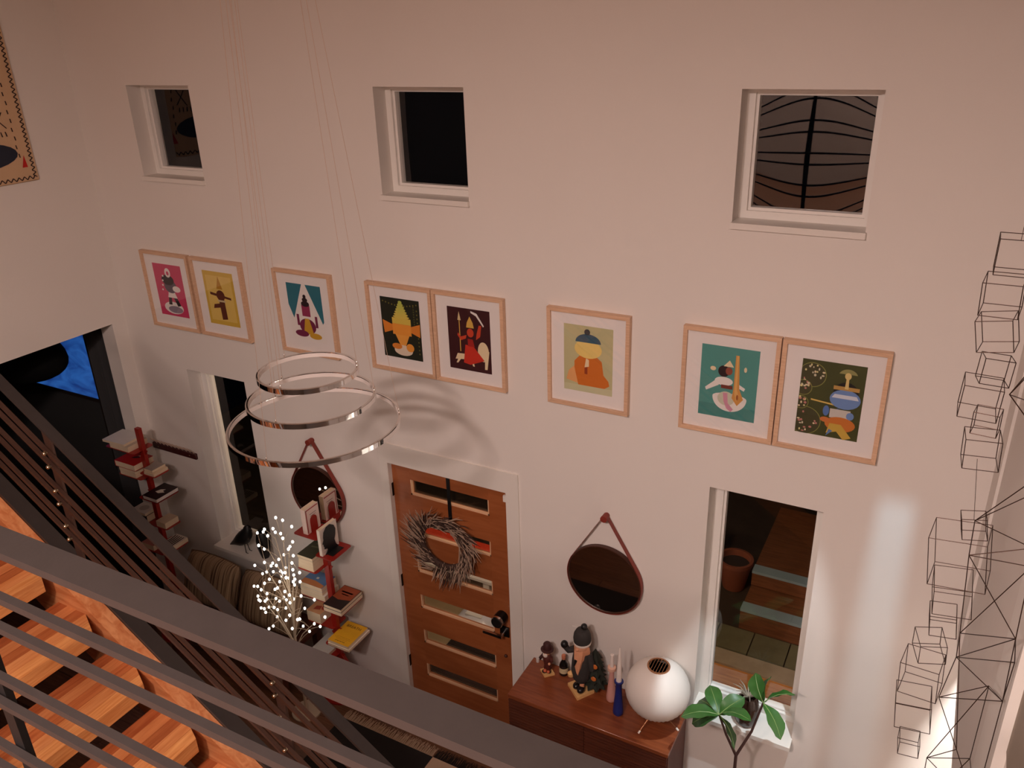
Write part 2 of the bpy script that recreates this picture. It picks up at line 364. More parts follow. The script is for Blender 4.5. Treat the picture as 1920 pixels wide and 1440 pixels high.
# ------------------------------------------------------------------ staircase
RUN, RISE = .262, .18
st = thing('staircase', 'open staircase of thick orange fir treads beside a fir stringer', 'staircase', (2.6, -2.75, .475))
SO = Vector(st.location)
def stave_mesh(j):
    x1, x0 = -.0605*j, -.0605*(j+1)+.0009
    fy = lambda x: .5-(.056*max(0, (x+.117)/.117))
    pts = [(x0, -.5), (x1, -.5), (x1, fy(x1))]
    if x0 < -.117 < x1: pts.append((-.117, .5))
    pts.append((x0, fy(x0)))
    return MB().prism(pts, -.07, 0, 'XY').mesh('stave', m_treads[j])
SM = [stave_mesh(j) for j in range(5)]
for k in range(-2, 12):
    t = inst('tread', SM[0], st, Vector((-.249+RUN*k, -2.75, 2.455-RISE*k))-SO)
    for j in range(1, 5): inst('stave', SM[j], t)
def zs(x): return 2.50-.685*(x+.365)
for y0, y1 in ((-2.25, -2.182), (-3.32, -3.25)):
    MB(SO).prism([(-1.1, zs(-1.1)), (2.6, zs(2.6)), (2.6, zs(2.6)-.34), (-1.1, zs(-1.1)-.34)], y0, y1).build('stringer', m_string, st)
mb = MB((2.8, -2.75, 0)); mb.box(2.62, 3.0, -3.3, -2.18, 0, .29); struct(mb.build('floor_stair_foot', m_floor))

# ------------------------------------------------------------------ stair railing (foyer side of the flight)
def zh(x): return 2.957-.685*x
rl = thing('stair_railing', 'sloping steel stair railing of paired thin rods beside the treads', 'railing', (-.51, -2.13, 2.6)); RO = Vector(rl.location)
XA, XB = -1.25, 2.55
MB(RO).bar((XA, -2.133, zh(XA)-.006), (XB, -2.133, zh(XB)-.006), .045, .012).build('handrail', m_steel, rl)
MB(RO).bar((XA, -2.148, zs(XA)+.012), (XB, -2.148, zs(XB)+.012), .066, .014).build('bottom_rail', m_steel, rl)
OFF = [.141, .205, .32, .384, .495, .562]
for o in OFF:
    MB(RO).bar((XA, -2.138, zh(XA)-o), (XB, -2.138, zh(XB)-o), .015, .015).build('rod', m_rod, rl)
for x in (-.505, .603, 1.71):
    p = MB(RO).prism([(x-.022, zh(x-.022)-.012), (x+.022, zh(x+.022)-.012), (x+.022, zs(x+.022)-.12), (x-.022, zs(x-.022)-.12)], -2.128, -2.118).build('post', m_rod, rl)
    for o in OFF:
        z = zh(x)-o
        MB(RO).lathe([(.009, 0), (.009, -.012), (.006, -.016), (.001, -.017)], (x+.004, -2.146, z), 8, 'Y').build('bolt', m_bolt, p)
mb = MB(RO)

# ------------------------------------------------------------------ gallery guard rail (in front of the camera)
gd = thing('guard_railing', 'dark steel guard rail with flat cap and thin bars close to camera', 'railing', (1.43, -3.375, 2.995)); GO = Vector(gd.location)
def gz(x, z): return z+.011*(x-1.645)
MB(GO).bar((-1.25, -3.375, gz(-1.25, 4.114)), (3.0, -3.375, gz(3.0, 4.114)), .041, .012).build('cap_rail', m_steel, gd)
for z in (4.011, 3.948, 3.832, 3.770, 3.655, 3.592, 3.478, 3.415, 3.30, 3.237, 3.12):
    MB(GO).bar((-1.25, -3.375, gz(-1.25, z-.006)), (3.0, -3.375, gz(3.0, z-.006)), .012, .012).build('bar', m_steel, gd)
for x in (-1.2, -.77, .33, 1.439, 2.9):
    MB(GO).box(x-.014, x+.014, -3.367, -3.355, 2.995, 4.108 if x < 2.7 else 4.12).build('post', m_dsteel, gd)
MB(GO).box(-1.25, 3.0, -3.4, -3.345, 2.995, 3.01).build('base_plate', m_dsteel, gd)

# ------------------------------------------------------------------ framed prints (colour-block stand-ins)
FW, FH, FZ = .481, .570, 3.322
PW, PH = .288, .388
pal = {}
def pc(rgb):
    k = 'print_%d_%d_%d' % rgb
    return pm(k, rgb, .6, var=.04, scale=20)
def rect(x0, x1, y0, y1): return [(x0, y0), (x1, y0), (x1, y1), (x0, y1)]
cream, white, dark = (236, 216, 176), (238, 232, 226), (40, 26, 30)
teal = (52, 128, 130)
ART = []
# 1 pink
a = [((206, 62, 104), rect(0, 1, 0, 1)), (white, ell(.5, .16, .34, .12)), ((150, 136, 150), ell(.55, .13, .26, .07)), (dark, [(.34, .22), (.46, .22), (.5, .42), (.4, .42)]), (dark, [(.66, .2), (.78, .22), (.62, .45), (.52, .42)]),
     (white, [(.36, .36), (.7, .36), (.6, .52), (.44, .52)]), ((96, 84, 98), ell(.52, .58, .22, .13)), (white, ell(.72, .54, .14, .06)), (dark, ell(.46, .7, .22, .1)), (white, ell(.5, .84, .1, .09)), ((206, 62, 104), ell(.5, .83, .045, .04))]
a += [(white, ell(.22+.03*i, .5+.09*i, .03, .02, 8)) for i in range(4)]
ART.append(('pink print of pale and dark ovals', a))
# 2 yellow
a = [((214, 178, 70), rect(0, 1, 0, 1)), ((226, 196, 104), rect(.08, .92, .08, .92)), ((96, 44, 28), [(.44, .1), (.62, .12), (.6, .52), (.42, .5)]), ((96, 44, 28), [(.2, .3), (.5, .34), (.5, .42), (.24, .38)]),
     ((96, 44, 28), ell(.5, .56, .14, .1)), ((96, 44, 28), [(.16, .56), (.84, .5), (.84, .54), (.16, .61)]), ((190, 140, 40), [(.4, .68), (.6, .68), (.5, .92)]), ((206, 190, 150), rect(.38, .64, .44, .475))]
ART.append(('yellow print of brown angular shapes', a))
# 3 teal corners on white
a = [(white, rect(0, 1, 0, 1)), ((48, 116, 132), [(0, 1), (.46, 1), (.12, .38), (0, .62)]), ((48, 116, 132), [(.56, 1), (1, 1), (1, .38), (.96, .34)]), ((118, 38, 72), ell(.5, .26, .24, .14)), ((206, 160, 48), [(.36, .12), (.66, .12), (.56, .4), (.44, .4)]), ((118, 38, 72), ell(.3, .12, .2, .06)), ((206, 160, 48), ell(.7, .1, .18, .055)),
     ((150, 52, 88), rect(.38, .62, .44, .64)), (dark, ell(.5, .66, .12, .05)), (dark, ell(.5, .73, .08, .04)), (dark, ell(.5, .79, .045, .035)), ((118, 38, 72), rect(.2, .27, .26, .46)), ((118, 38, 72), rect(.74, .81, .26, .46))]
ART.append(('white print with two teal corners and plum shapes', a))
# 4 dark green with gold
a = [((30, 34, 20), rect(0, 1, 0, 1))]
for i in range(12):
    a += [((120, 110, 48), ell(.07+.078*i, .93-.05*math.sin(math.pi*i/11), .018, .014, 8))]
    a += [((120, 110, 48), ell(.93, .12+.065*i, .018, .014, 8)), ((96, 92, 40), ell(.85, .45+.04*i, .016, .012, 8))]
a += [((222, 196, 84), rect(.28, .76, .58, .68))]+[((222-6*i, 200, 90), ell(.52, .7+.04*i, .21-.027*i, .028)) for i in range(7)]
a += [((226, 136, 48), [(.03, .62), (.28, .56), (.28, .46), (.06, .4)]), ((226, 136, 48), [(.99, .62), (.76, .56), (.76, .46), (.98, .4)]), ((238, 158, 60), rect(.28, .76, .4, .58)), ((240, 168, 72), [(.34, .4), (.7, .4), (.58, .2), (.48, .18)]), ((232, 214, 190), ell(.52, .14, .24, .09)), ((226, 136, 48), ell(.36, .2, .13, .05)), ((238, 158, 60), ell(.7, .2, .1, .07))]
ART.append(('dark green print with gold tiers above an orange block', a))
# 5 maroon
a = [((62, 18, 22), rect(0, 1, 0, 1)), (cream, [(.14, .16), (.72, .2), (.7, .28), (.2, .26)]), (cream, ell(.82, .34, .13, .16)), (cream, [(.84, .06), (.9, .06), (.96, .36), (.86, .36)]), (cream, [(.16, .1), (.2, .1), (.3, .2), (.24, .22)]), (cream, [(.56, .08), (.6, .08), (.56, .2), (.5, .2)]),
     ((206, 52, 34), [(.34, .12), (.5, .1), (.84, .2), (.6, .4), (.4, .42)]), ((168, 36, 28), [(.46, .4), (.62, .4), (.58, .52), (.46, .52)]), ((206, 70, 40), ell(.53, .62, .08, .07)), ((222, 180, 84), [(.44, .7), (.62, .7), (.6, .78), (.53, .88), (.46, .78)]),
     ((222, 180, 84), rect(.27, .29, .3, .86)), ((222, 200, 150), [(.24, .8), (.32, .8), (.28, .94)]), (white, [(.56, .97), (.7, .94), (.86, .76), (.84, .74), (.68, .9), (.56, .94)]), ((206, 70, 40), [(.66, .52), (.76, .58), (.8, .76), (.74, .76), (.68, .62)]), ((206, 70, 40), [(.42, .52), (.3, .48), (.22, .56), (.24, .6), (.3, .54), (.44, .58)])]
ART.append(('maroon print with red triangle and gold spear shapes', a))
# 6 sage
a = [((196, 192, 146), rect(0, 1, 0, 1)), ((206, 204, 164), rect(0, 1, 0, .1)), ((232, 170, 108), [(.05, .16), (.3, .12), (.44, .12), (.24, .4), (.1, .3)]), ((212, 116, 36), [(.3, .1), (.84, .1), (.94, .15), (.92, .22), (.82, .3), (.78, .5), (.64, .58), (.34, .56), (.22, .46), (.22, .36)]),
     ((150, 60, 24), rect(.43, .49, .28, .4)), (cream, [(.43, .38), (.52, .4), (.52, .5), (.46, .52)]), ((240, 212, 124), ell(.5, .66, .28, .14)),
     ((58, 92, 112), ell(.5, .755, .26, .13, 16, 0, 180)), ((34, 54, 64), ell(.48, .91, .06, .045))]
ART.append(('sage print of an orange mound under a blue cap shape', a))
# 7 teal
a = [((84, 152, 144), rect(0, 1, 0, 1)), ((72, 138, 132), rect(0, 1, 0, .18)), (white, ell(.54, .3, .3, .2, 18, 180, 360)), (white, ell(.54, .3, .3, .06)), ((206, 206, 184), ell(.48, .28, .15, .1)), ((212, 150, 170), [(.42, .36), (.5, .36), (.52, .22), (.62, .14), (.58, .1), (.5, .14), (.44, .24)]),
     (white, ell(.42, .52, .16, .06)), (white, [(.3, .54), (.1, .4), (.12, .36), (.34, .46)]), (white, [(.6, .54), (.8, .46), (.78, .42), (.6, .48)]), ((120, 52, 36), rect(.38, .58, .42, .47)), ((44, 22, 24), ell(.41, .66, .1, .08)), ((150, 78, 58), ell(.5, .67, .06, .055)), (cream, [(.4, .73), (.58, .73), (.5, .82)]),
     ((214, 154, 78), [(.6, .9), (.66, .9), (.7, .44), (.78, .3), (.68, .2), (.58, .3), (.6, .44)]), ((228, 178, 104), [(.62, .9), (.65, .9), (.66, .44), (.7, .32), (.66, .26), (.62, .36)]), ((168, 100, 50), ell(.675, .32, .02, .04)), (cream, ell(.22, .68, .05, .03)), (cream, ell(.78, .72, .025, .035))]
ART.append(('teal print of a white bowl and a long-necked lute shape', a))
# 8 olive
a = [((68, 72, 30), rect(0, 1, 0, 1))]
random.seed(5)
for cx, cy, r in ((.18, .8, .22), (.06, .62, .14), (.14, .18, .26), (.05, .42, .12)):
    a += [((140, 140, 70), ell(cx, cy, r, r*.74, 28)), ((70, 68, 38), ell(cx, cy, r-.012, (r-.012)*.74, 28))]
    for i in range(16):
        an, rr = random.uniform(0, 6.28), r*.85*math.sqrt(random.random())
        if cx+rr*math.cos(an) < .02: continue
        a += [(random.choice([cream, (214, 206, 178), (196, 130, 120), (226, 214, 150)]), ell(cx+rr*math.cos(an), cy+rr*.74*math.sin(an), random.uniform(.011, .026), random.uniform(.009, .019), 8))]
a = [(c, [(min(.999, max(.001, x)), min(.999, max(.001, y))) for x, y in p]) for c, p in a]
a += [((222, 190, 100), [(.2, .49), (.6, .46), (.6, .44), (.2, .47)]), ((28, 22, 20), ell(.73, .6, .2, .17)), ((112, 144, 196), ell(.73, .54, .24, .13)), ((214, 220, 232), [(.52, .55), (.94, .55), (.9, .6), (.56, .6)]), ((190, 150, 80), rect(.53, .93, .66, .71)), ((226, 200, 130), [(.7, .68), (.76, .68), (.75, .82), (.71, .82)]), ((150, 146, 90), ell(.73, .84, .15, .1, 14, 20, 160)), ((226, 200, 130), ell(.73, .85, .05, .045)),
      ((90, 124, 184), ell(.46, .36, .05, .07)), ((90, 124, 184), ell(.64, .34, .05, .07)), ((206, 200, 190), rect(.52, .84, .28, .4)), ((112, 144, 196), ell(.84, .33, .06, .05)), ((206, 120, 48), ell(.7, .2, .24, .1)), ((206, 170, 70), [(.54, .2), (.72, .2), (.9, .04), (.78, .0), (.66, .1), (.5, .06)]), ((206, 120, 60), ell(.46, .24, .08, .035)), ((96, 130, 180), [(.5, .02), (.6, .1), (.54, .12)])]
ART.append(('olive print with dotted discs beside a blue oval', a))
FX = [-2.507, -2.003, -1.232, -.473, .013, .768, 1.5345, 2.022]
rail_h = MB().prism([(0, 0), (FW, 0), (FW-.021, .021), (.021, .021)], 0, .033).mesh('frame_rail', m_frame)
rail_v = MB().prism([(0, 0), (.021, .021), (.021, FH-.021), (0, FH)], 0, .033).mesh('frame_stile', m_frame)
for i, x in enumerate(FX):
    o = thing('framed_print', ART[i][0]+', in a pale wooden frame', 'framed print', (x+FW/2, 0, FZ-FH), 'row of framed prints on the white wall')
    inst('frame_rail', rail_h, o, (-FW/2, -.035, 0)); inst('frame_rail', rail_h, o, (FW/2, -.035, FH), (0, math.pi, 0)).location = (FW/2, -.002, FH)
    o.children[-1].rotation_euler = (math.pi, 0, 0); o.children[-1].location = (-FW/2, -.002, FH)
    inst('frame_rail', rail_v, o, (-FW/2, -.035, 0)); inst('frame_rail', rail_v, o, (FW/2, -.002, 0), (0, 0, math.pi))
    L = Vector(o.location)
    mt = MB(L).box(x+.02, x+FW-.02, -.018, -.003, L.z+.02, L.z+FH-.02).build('mat_board', m_mat, o)
    pr = MB(L); cols = []; x0, z0 = x+(FW-PW)/2, L.z+(FH-PH)/2+.004
    for j, (c, pts) in enumerate(ART[i][1]):
        if c not in cols: cols.append(c)
        pr.k = cols.index(c); d = -.0184-.00006*j
        n = len(pts); pr.add([(x0+u*PW, d, z0+v*PH) for u, v in pts], [tuple(range(n))], False)
    pr.build('print', [pc(c) for c in cols], o)
    MB(L).box(x+.02, x+FW-.02, -.031, -.029, L.z+.02, L.z+FH-.02).build('glass', m_pglass, o)

# ------------------------------------------------------------------ textile hanging on the left wall
q = thing('textile_hanging', 'cream stitched textile with zigzag edge hanging on the left wall', 'wall hanging', (-2.88, -.95, 3.86)); Q = Vector(q.location)
m_cloth = pm('cream_cloth', (204, 170, 134), .9, bump=.3); m_st = pm('stitch_thread', (52, 36, 34), .9)
MB(Q).box(-2.879, -2.864, -1.55, -.405, 3.862, 5.2, .004).build('cloth', m_cloth, q)
mb = MB(Q)
def zz(a, b, n, amp):
    a, b = Vector(a), Vector(b); d = (b-a)/n; nrm = Vector((0, -d.z, d.y)).normalized()*amp
    pts = [a+d*i+(nrm if i % 2 else -nrm) for i in range(n+1)]
    for p0, p1 in zip(pts, pts[1:]): mb.bar(p0, p1, .007, .003, (0, 0, 1) if abs((p1-p0).normalized().z) < .7 else (0, 1, 0))
zz((-2.8625, -.43, 3.885), (-2.8625, -.43, 5.18), 84, .012); zz((-2.8625, -.43, 3.885), (-2.8625, -1.5, 3.885), 56, .012)
mb.build('zigzag_stitch', m_st, q)
mb = MB(Q)
for k in range(16): mb.bar((-2.8625, -.50-.006*(k % 2), 4.02+.055*k), (-2.8625, -.503-.006*(k % 2), 4.045+.055*k), .006, .003, (0, 1, 0))
for k in range(5): mb.bar((-2.8625, -.55-.03*k, 4.16), (-2.8625, -.555-.03*k, 4.19), .006, .003, (0, 1, 0))
mb.bar((-2.8625, -.54, 4.21), (-2.8625, -.62, 4.3), .007, .003, (0, 1, 0)); mb.bar((-2.8625, -.62, 4.2), (-2.8625, -.55, 4.31), .007, .003, (0, 1, 0))
for k in range(4): mb.bar((-2.8625, -.55-.03*k, 4.42+.03*(k % 2)), (-2.8625, -.535-.03*k, 4.46+.03*(k % 2)), .006, .003, (0, 1, 0))
mb.build('running_stitch', m_st, q)
MB(Q).prism(ell(-.78, 4.05, .27, .085, 24), -2.8645, -2.861, 'YZ').build('applique', pm('navy_felt', (34, 38, 52), .9), q, 'dark navy oval patch')
MB(Q).prism([(-.50, 3.955), (-.475, 4.03), (-.465, 3.955)], -2.8645, -2.861, 'YZ').build('applique', pm('red_felt', (186, 30, 26), .9), q, 'small red triangle patch')
MB(Q).prism(ell(-.53, 4.62, .05, .03, 14), -2.8645, -2.861, 'YZ').build('applique', pm('violet_felt', (96, 70, 150), .9), q, 'violet oval patch')
MB(Q).prism(ell(-.62, 4.47, .05, .045, 14), -2.8645, -2.861, 'YZ').build('applique', pm('peach_felt', (226, 140, 100), .9), q, 'peach round patch')

# ------------------------------------------------------------------ ring chandelier
ch = thing('ring_chandelier', 'chrome chandelier of three stacked rings on thin cables', 'chandelier', (.175, -1.28, 5.8)); CO = Vector(ch.location)
MB(CO).lathe([(.001, -.0), (.15, 0), (.15, -.03), (.001, -.03)], CO, 32).build('canopy', m_chrome, ch)
for d, z in ((.458, 3.309), (.590, 3.177), (.80, 3.048)):
    r = d/2; c = (.175, -1.28, z)
    g = MB(CO).lathe([(r, -.0115), (r, .0115), (r-.004, .0125), (r-.013, .0125), (r-.013, .009), (r-.004, .009), (r-.004, -.0115), (r, -.0115)], c, 72).build('ring', m_chrome, ch)
    MB(CO).lathe([(r-.005, -.0105), (r-.005, .0085), (r-.014, .0085), (r-.014, -.0105), (r-.005, -.0105)], c, 72).build('diffuser', m_diff, g)
    for k in range(3):
        a = math.radians(40+120*k); x, y = .175+math.cos(a)*(r-.008), -1.28+math.sin(a)*(r-.008)
        MB(CO).tube([(x, y, z), (.175+math.cos(a)*.13, -1.28+math.sin(a)*.13, 5.78)], .0008, 4).build('cable', m_cable, g)
        MB(CO).lathe([(.004, .012), (.004, .026), (.001, .03)], (x, y, z), 8).build('cable_grip', m_chrome, g)

# ------------------------------------------------------------------ round strap mirrors
def strap_mirror(x, label):
    z, r, zp = 1.632, .237, 2.075
    m = thing('strap_mirror', label, 'mirror', (x, 0, z), 'round mirrors on leather straps'); O = Vector(m.location)
    MB(O).lathe([(.001, -.012), (r, -.012), (r, -.04), (r-.006, -.04), (r-.006, -.034), (.001, -.034)], (x, 0, z), 64, 'Y').build('rim', m_rim, m)
    MB(O).lathe([(r-.006, -.0345), (.001, -.0346)], (x, 0, z), 64, 'Y').build('mirror_glass', m_mirror, m)
    MB(O).lathe([(.001, 0), (.016, 0), (.016, -.04), (.021, -.042), (.021, -.058), (.001, -.06)], (x, 0, zp), 20, 'Y').build('peg', m_leather, m)
    H = zp-z; th = math.acos(r/H); pts = []   # leather strap round the rim and up over the peg
    R = r+.002
    for k in range(49):
        a = math.pi/2-th-(2*math.pi-2*th)*k/48; pts.append((x+R*math.cos(a), z+R*math.sin(a)))
    arc = [(x+.018*math.cos(math.radians(200-220*k/10)), zp+.018*math.sin(math.radians(200-220*k/10))) for k in range(11)]
    loop = pts+arc; n = len(loop); vs = []
    cx, cz = x, z+.05
    for px, pz in loop:
        dx, dz = px-cx, pz-cz; l = math.hypot(dx, dz); e = .003
        for y, o in ((-.010, 0), (-.042, 0), (-.042, e), (-.010, e)): vs.append((px+dx/l*o, y, pz+dz/l*o))
    fs = [(i*4+k, i*4+(k+1) % 4, ((i+1) % n)*4+(k+1) % 4, ((i+1) % n)*4+k) for i in range(n) for k in range(4)]
    MB(O).add(vs, fs).build('strap', m_leather, m)
    return m
strap_mirror(1.13, 'round mirror on a leather strap above the walnut sideboard')
strap_mirror(-1.112, 'round mirror on a leather strap left of the door, over the red bookshelf')

# ------------------------------------------------------------------ wreath on the door
w = thing('twig_wreath', 'grey dried twig wreath hanging on the front door', 'wreath', (-.03, .01, 1.53)); O = Vector(w.location)
m_twig = pm('dried_twig', (168, 142, 122), .85, var=.25, scale=30); m_twig2 = pm('dark_twig', (66, 46, 38), .85, var=.2)
MB(O).tube([(O.x+.185*math.cos(2*math.pi*k/28), -.03, O.z+.175*math.sin(2*math.pi*k/28)) for k in range(29)], .024, 8, False).build('core', m_twig2, w)
mb = MB(O); random.seed(11)
for i in range(520):
    a = 2*math.pi*i/520+random.uniform(-.08, .08); rr = .192+random.uniform(-.042, .045); ln = random.uniform(.05, .15)
    p = Vector((O.x+rr*math.cos(a), -.03+random.uniform(-.045, .015), O.z+rr*.96*math.sin(a)))
    tg = Vector((-math.sin(a), 0, math.cos(a)))*-1; out = Vector((math.cos(a), 0, math.sin(a)))
    if a > 4.4 and a < 5.7: tg = (tg*.5+Vector((.25, 0, -1)))
    if a > 2.3 and a < 3.6: tg = (tg*.8+Vector((-.6, 0, .1)))
    d = (tg+out*random.uniform(-.35, .8)+Vector((0, random.uniform(-.5, .05), random.uniform(-.2, .2)))).normalized()
    mb.k = 0 if random.random() < .6 else 1; q_ = p+d*ln
    if q_.y > .02: q_.y = .02
    mb.tube([p, p+d*ln*.5+out*random.uniform(-.012, .016), q_], [.0024, .0036, .001], 4)
mb.build('twigs', [m_twig, m_twig2], w, kind='stuff')
h = thing('wreath_hanger', 'flat black strap hooked over the door top holding the wreath', 'hanger', (.0, .02, 1.76)); O = Vector(h.location)
MB(O).box(-.012, .014, .022, .026, 1.7, 2.044).box(-.012, .014, .022, .08, 2.044, 2.0485).build('strap', m_black, h)
MB(O).box(-.012, .014, -.0, .022, 1.7, 1.704).box(-.012, .014, -.004, .0, 1.7, 1.73).build('hook', m_black, h)

# ------------------------------------------------------------------ red tree bookshelves
def flat_book(name, label, x0, x1, y0, y1, z0, th, cover, spine='left', page=None, soft=False, group='books on the red bookshelves', art=None, rot=0):
    cx, cy = (x0+x1)/2, (y0+y1)/2
    b = thing(name, label, 'book', (cx, cy, z0), group); O = Vector((cx, cy, z0)); b.rotation_euler.z = math.radians(rot)
    c = .0012 if soft else .0022
    g = 0 if soft else .003
    m = MB(O).box(x0, x1, y0, y1, z0, z0+c).box(x0, x1, y0, y1, z0+th-c, z0+th)
    e = dict(left=(x0, x0+c, y0, y1), right=(x1-c, x1, y0, y1), front=(x0, x1, y0, y0+c), back=(x0, x1, y1-c, y1))[spine]
    m.box(*e, z0+c, z0+th-c)
    co = m.build('cover', cover, b)
    MB(O).box(x0+(c if spine == 'left' else g), x1-(c if spine == 'right' else g), y0+(c if spine == 'front' else g), y1-g, z0+c, z0+th-c).build('pages', page or m_page, b)
    if art:
        for nm, mat, polys in art:
            mm = MB(O)
            for j, p in enumerate(polys): mm.prism([(x0+u*(x1-x0), y0+v*(y1-y0)) for u, v in p], z0+th, z0+th+.0004, 'XY')
            mm.build(nm, mat, co)
    return b
def tree_shelf(label, x, y, top, shelves):
    t = thing('tree_bookshelf', label, 'bookshelf', (x, y, 0), 'red tree bookshelves'); O = Vector(t.location)
    MB(O).prism(ell(x, y, .19, .19, 28), 0, .012, 'XY').build('base_plate', m_red, t)
    MB(O).prism([(x-.022, .012), (x+.022, .012), (x+.022, top), (x-.022, top)], y-.016, y+.016).prism([(x-.06, .24), (x-.022, .34), (x+.022, .34), (x+.075, .26), (x+.075, .25)], y-.014, y+.014).build('spine', m_red, t)
    for x0, x1, y0, y1, z in shelves:
        r = .022; pts = []
        for cx, cy, a in ((x1-r, y0+r, -90), (x1-r, y1-r, 0), (x0+r, y1-r, 90), (x0+r, y0+r, 180)):
            pts += ell(cx, cy, r, r, 4, a, a+90)
        s = MB(O).prism(pts, z-.004, z, 'XY').build('shelf', m_red, t)
        a, bb = (x1-.01, x+.0) if x1 < x+.03 else (x, x0+.01)
        MB(O).prism([(min(a, bb)-.05, z-.004), (max(a, bb)+.05, z-.004), (x+.02, z-.05), (x-.02, z-.05)], y-.004, y+.004).build('bracket', m_red, s)
    return t
RX, RY = -.975, -.17
RSH = [(-1.205, -.985, -.235, -.045, 1.405), (-.99, -.825, -.27, -.05, 1.30), (-1.15, -.97, -.3, -.05, 1.165), (-1.24, -.97, -.22, -.05, .845), (-.98, -.78, -.3, -.05, .855), (-1.225, -.97, -.21, -.05, .60), (-.98, -.75, -.31, -.05, .545), (-1.185, -.97, -.26, -.05, .352)]
tree_shelf('red steel tree bookshelf stacked with books left of the front door', RX, RY, 1.44, RSH)
LX, LY = -2.675, -.25
LSH = [(-3.0, -2.66, -.345, -.155, 1.765), (-2.93, -2.66, -.335, -.155, 1.53), (-2.69, -2.51, -.32, -.17, 1.58), (-2.69, -2.47, -.375, -.155, 1.39), (-2.95, -2.66, -.285, -.155, 1.07), (-2.69, -2.51, -.32, -.17, 1.10), (-2.69, -2.49, -.31, -.155, .90), (-2.93, -2.66, -.3, -.155, .8)]
tree_shelf('red steel tree bookshelf stacked with books at the far left corner', LX, LY, 1.95, LSH)
m_txt = pm('print_ink', (58, 36, 20), .6)
def text_on(name, body, size, loc, mat, parent, O):
    cu = bpy.data.curves.new(name, 'FONT'); cu.body = body; cu.size = size; cu.align_x = 'CENTER'; cu.extrude = .0002
    tmp = bpy.data.objects.new('tmp_text', cu); C.objects.link(tmp)
    bpy.context.view_layer.update()
    me = bpy.data.meshes.new_from_object(tmp.evaluated_get(bpy.context.evaluated_depsgraph_get())); me.name = name
    bpy.data.objects.remove(tmp); me.materials.clear(); me.materials.append(mat)
    o = bpy.data.objects.new(name, me); C.objects.link(o); o.parent = parent; o.location = Vector(loc)-O
    return o
FB = flat_book
# right-hand shelf
z = 1.165
for i, (th, lab, cov, dx) in enumerate([(.032, 'cream paperback at the bottom of the stack under the dark green book', bc('cream', (226, 200, 160)), 0), (.028, 'cream paperback second from the bottom under the dark green book', bc('sand', (214, 186, 150)), .006), (.028, 'thin buff paperback directly under the dark green book', bc('buff', (206, 182, 150)), .01), (.026, 'dark green covered book on the left branch below the profile bookend', bc('dkgreen', (58, 62, 44)), 0)]):
    FB('paperback', lab, -1.14+dx, -.998, -.29, -.06, z, th, cov, 'left', soft=True, art=[('cover_motif', bc('sage', (96, 100, 72)), [[(.2, .5), (.8, .55), (.8, .62), (.2, .58)], [(.3, .7), (.8, .72), (.8, .76), (.3, .74)]])] if i == 3 else None); z += th
z = .845
for i, (th, lab, cov, dx) in enumerate([(.026, 'wide white book at the bottom of the stack under the blue book', bc('white', (226, 216, 206)), -.004), (.022, 'white paperback in the middle of the stack under the blue book', bc('white2', (220, 208, 196)), 0), (.03, 'white book directly under the blue book', bc('white3', (230, 222, 212)), 0), (.036, 'blue covered book with orange end on the lower left branch', bc('blue', (86, 122, 168)), 0)]):
    FB('paperback', lab, -1.235+dx, -1.005-(.02 if i > 1 else 0), -.215, -.055, z, th, cov, 'left', soft=True, art=[('cover_motif', bc('copper', (190, 120, 70)), [[(0.02, .0), (.98, 0), (.98, .22), (.5, .36), (.02, .34)]]), ('cover_title', bc('offwhite', (226, 220, 206)), [[(.42, .5), (.52, .5), (.52, .62), (.42, .62)]])] if i == 3 else None); z += th
FB('hardback', 'white book beneath the black and orange book on the right branch', -.945, -.783, -.3, -.055, .855, .028, bc('white4', (232, 224, 216)), 'left', soft=True)
FB('hardback', 'black book with a burnt orange sky on the right branch', -.945, -.783, -.3, -.055, .883, .03, bc('blackcov', (36, 24, 22)), 'left', art=[('cover_motif', bc('rust', (150, 66, 32)), [[(.02, .42), (.4, .36), (.98, .46), (.98, .98), (.02, .98)]]), ('cover_title', bc('rust2', (186, 96, 50)), [[(.2, .7), (.8, .7), (.8, .76), (.2, .76)], [(.3, .6), (.7, .6), (.7, .64), (.3, .64)]])])
FB('thick_paperback', 'thick cream book with a reddish cover on the lower left branch', -1.222, -1.09, -.205, -.06, .60, .092, bc('peach', (206, 148, 104)), 'left', soft=True, art=[('cover_motif', bc('brick', (160, 60, 40)), [[(.3, .2), (.7, .3), (.6, .6), (.3, .5)], [(.5, .7), (.9, .75), (.8, .85)]])])
FB('paperback', 'white paperback lying under the yellow book', -.945, -.748, -.31, -.06, .545, .02, bc('white5', (230, 224, 214)), 'left', soft=True)
yb = FB('paperback', 'bright yellow book titled BREATH on the lowest right branch', -.947, -.758, -.305, -.07, .565, .024, bc('yellow', (232, 172, 34)), 'left', soft=True)
Oy = Vector(yb.location); cov = [c for c in yb.children if c.name.startswith('cover')][0]
text_on('title_text', 'BREATH', .036, (-.8525, -.125, .5893), m_txt, cov, Oy)
text_on('author_text', 'JAMES NESTOR', .013, (-.8525, -.285, .5893), m_txt, cov, Oy)
mm = MB(Oy)
for k, wd in enumerate((.05, .07, .06)): mm.box(-.8525-wd, -.8525+wd, -.262+.012*k, -.2605+.012*k, .589, .5894)
mm.build('subtitle_lines', pm('faint_ink', (150, 96, 24), .6), cov)
FB('paperback', 'white leaflet-like book with a black dot on the lowest left branch', -1.18, -1.02, -.25, -.06, .352, .026, bc('white6', (216, 210, 204)), 'left', soft=True, art=[('cover_dot', bc('inkdot', (30, 26, 26)), [ell(.5, .62, .06, .05, 10)])])
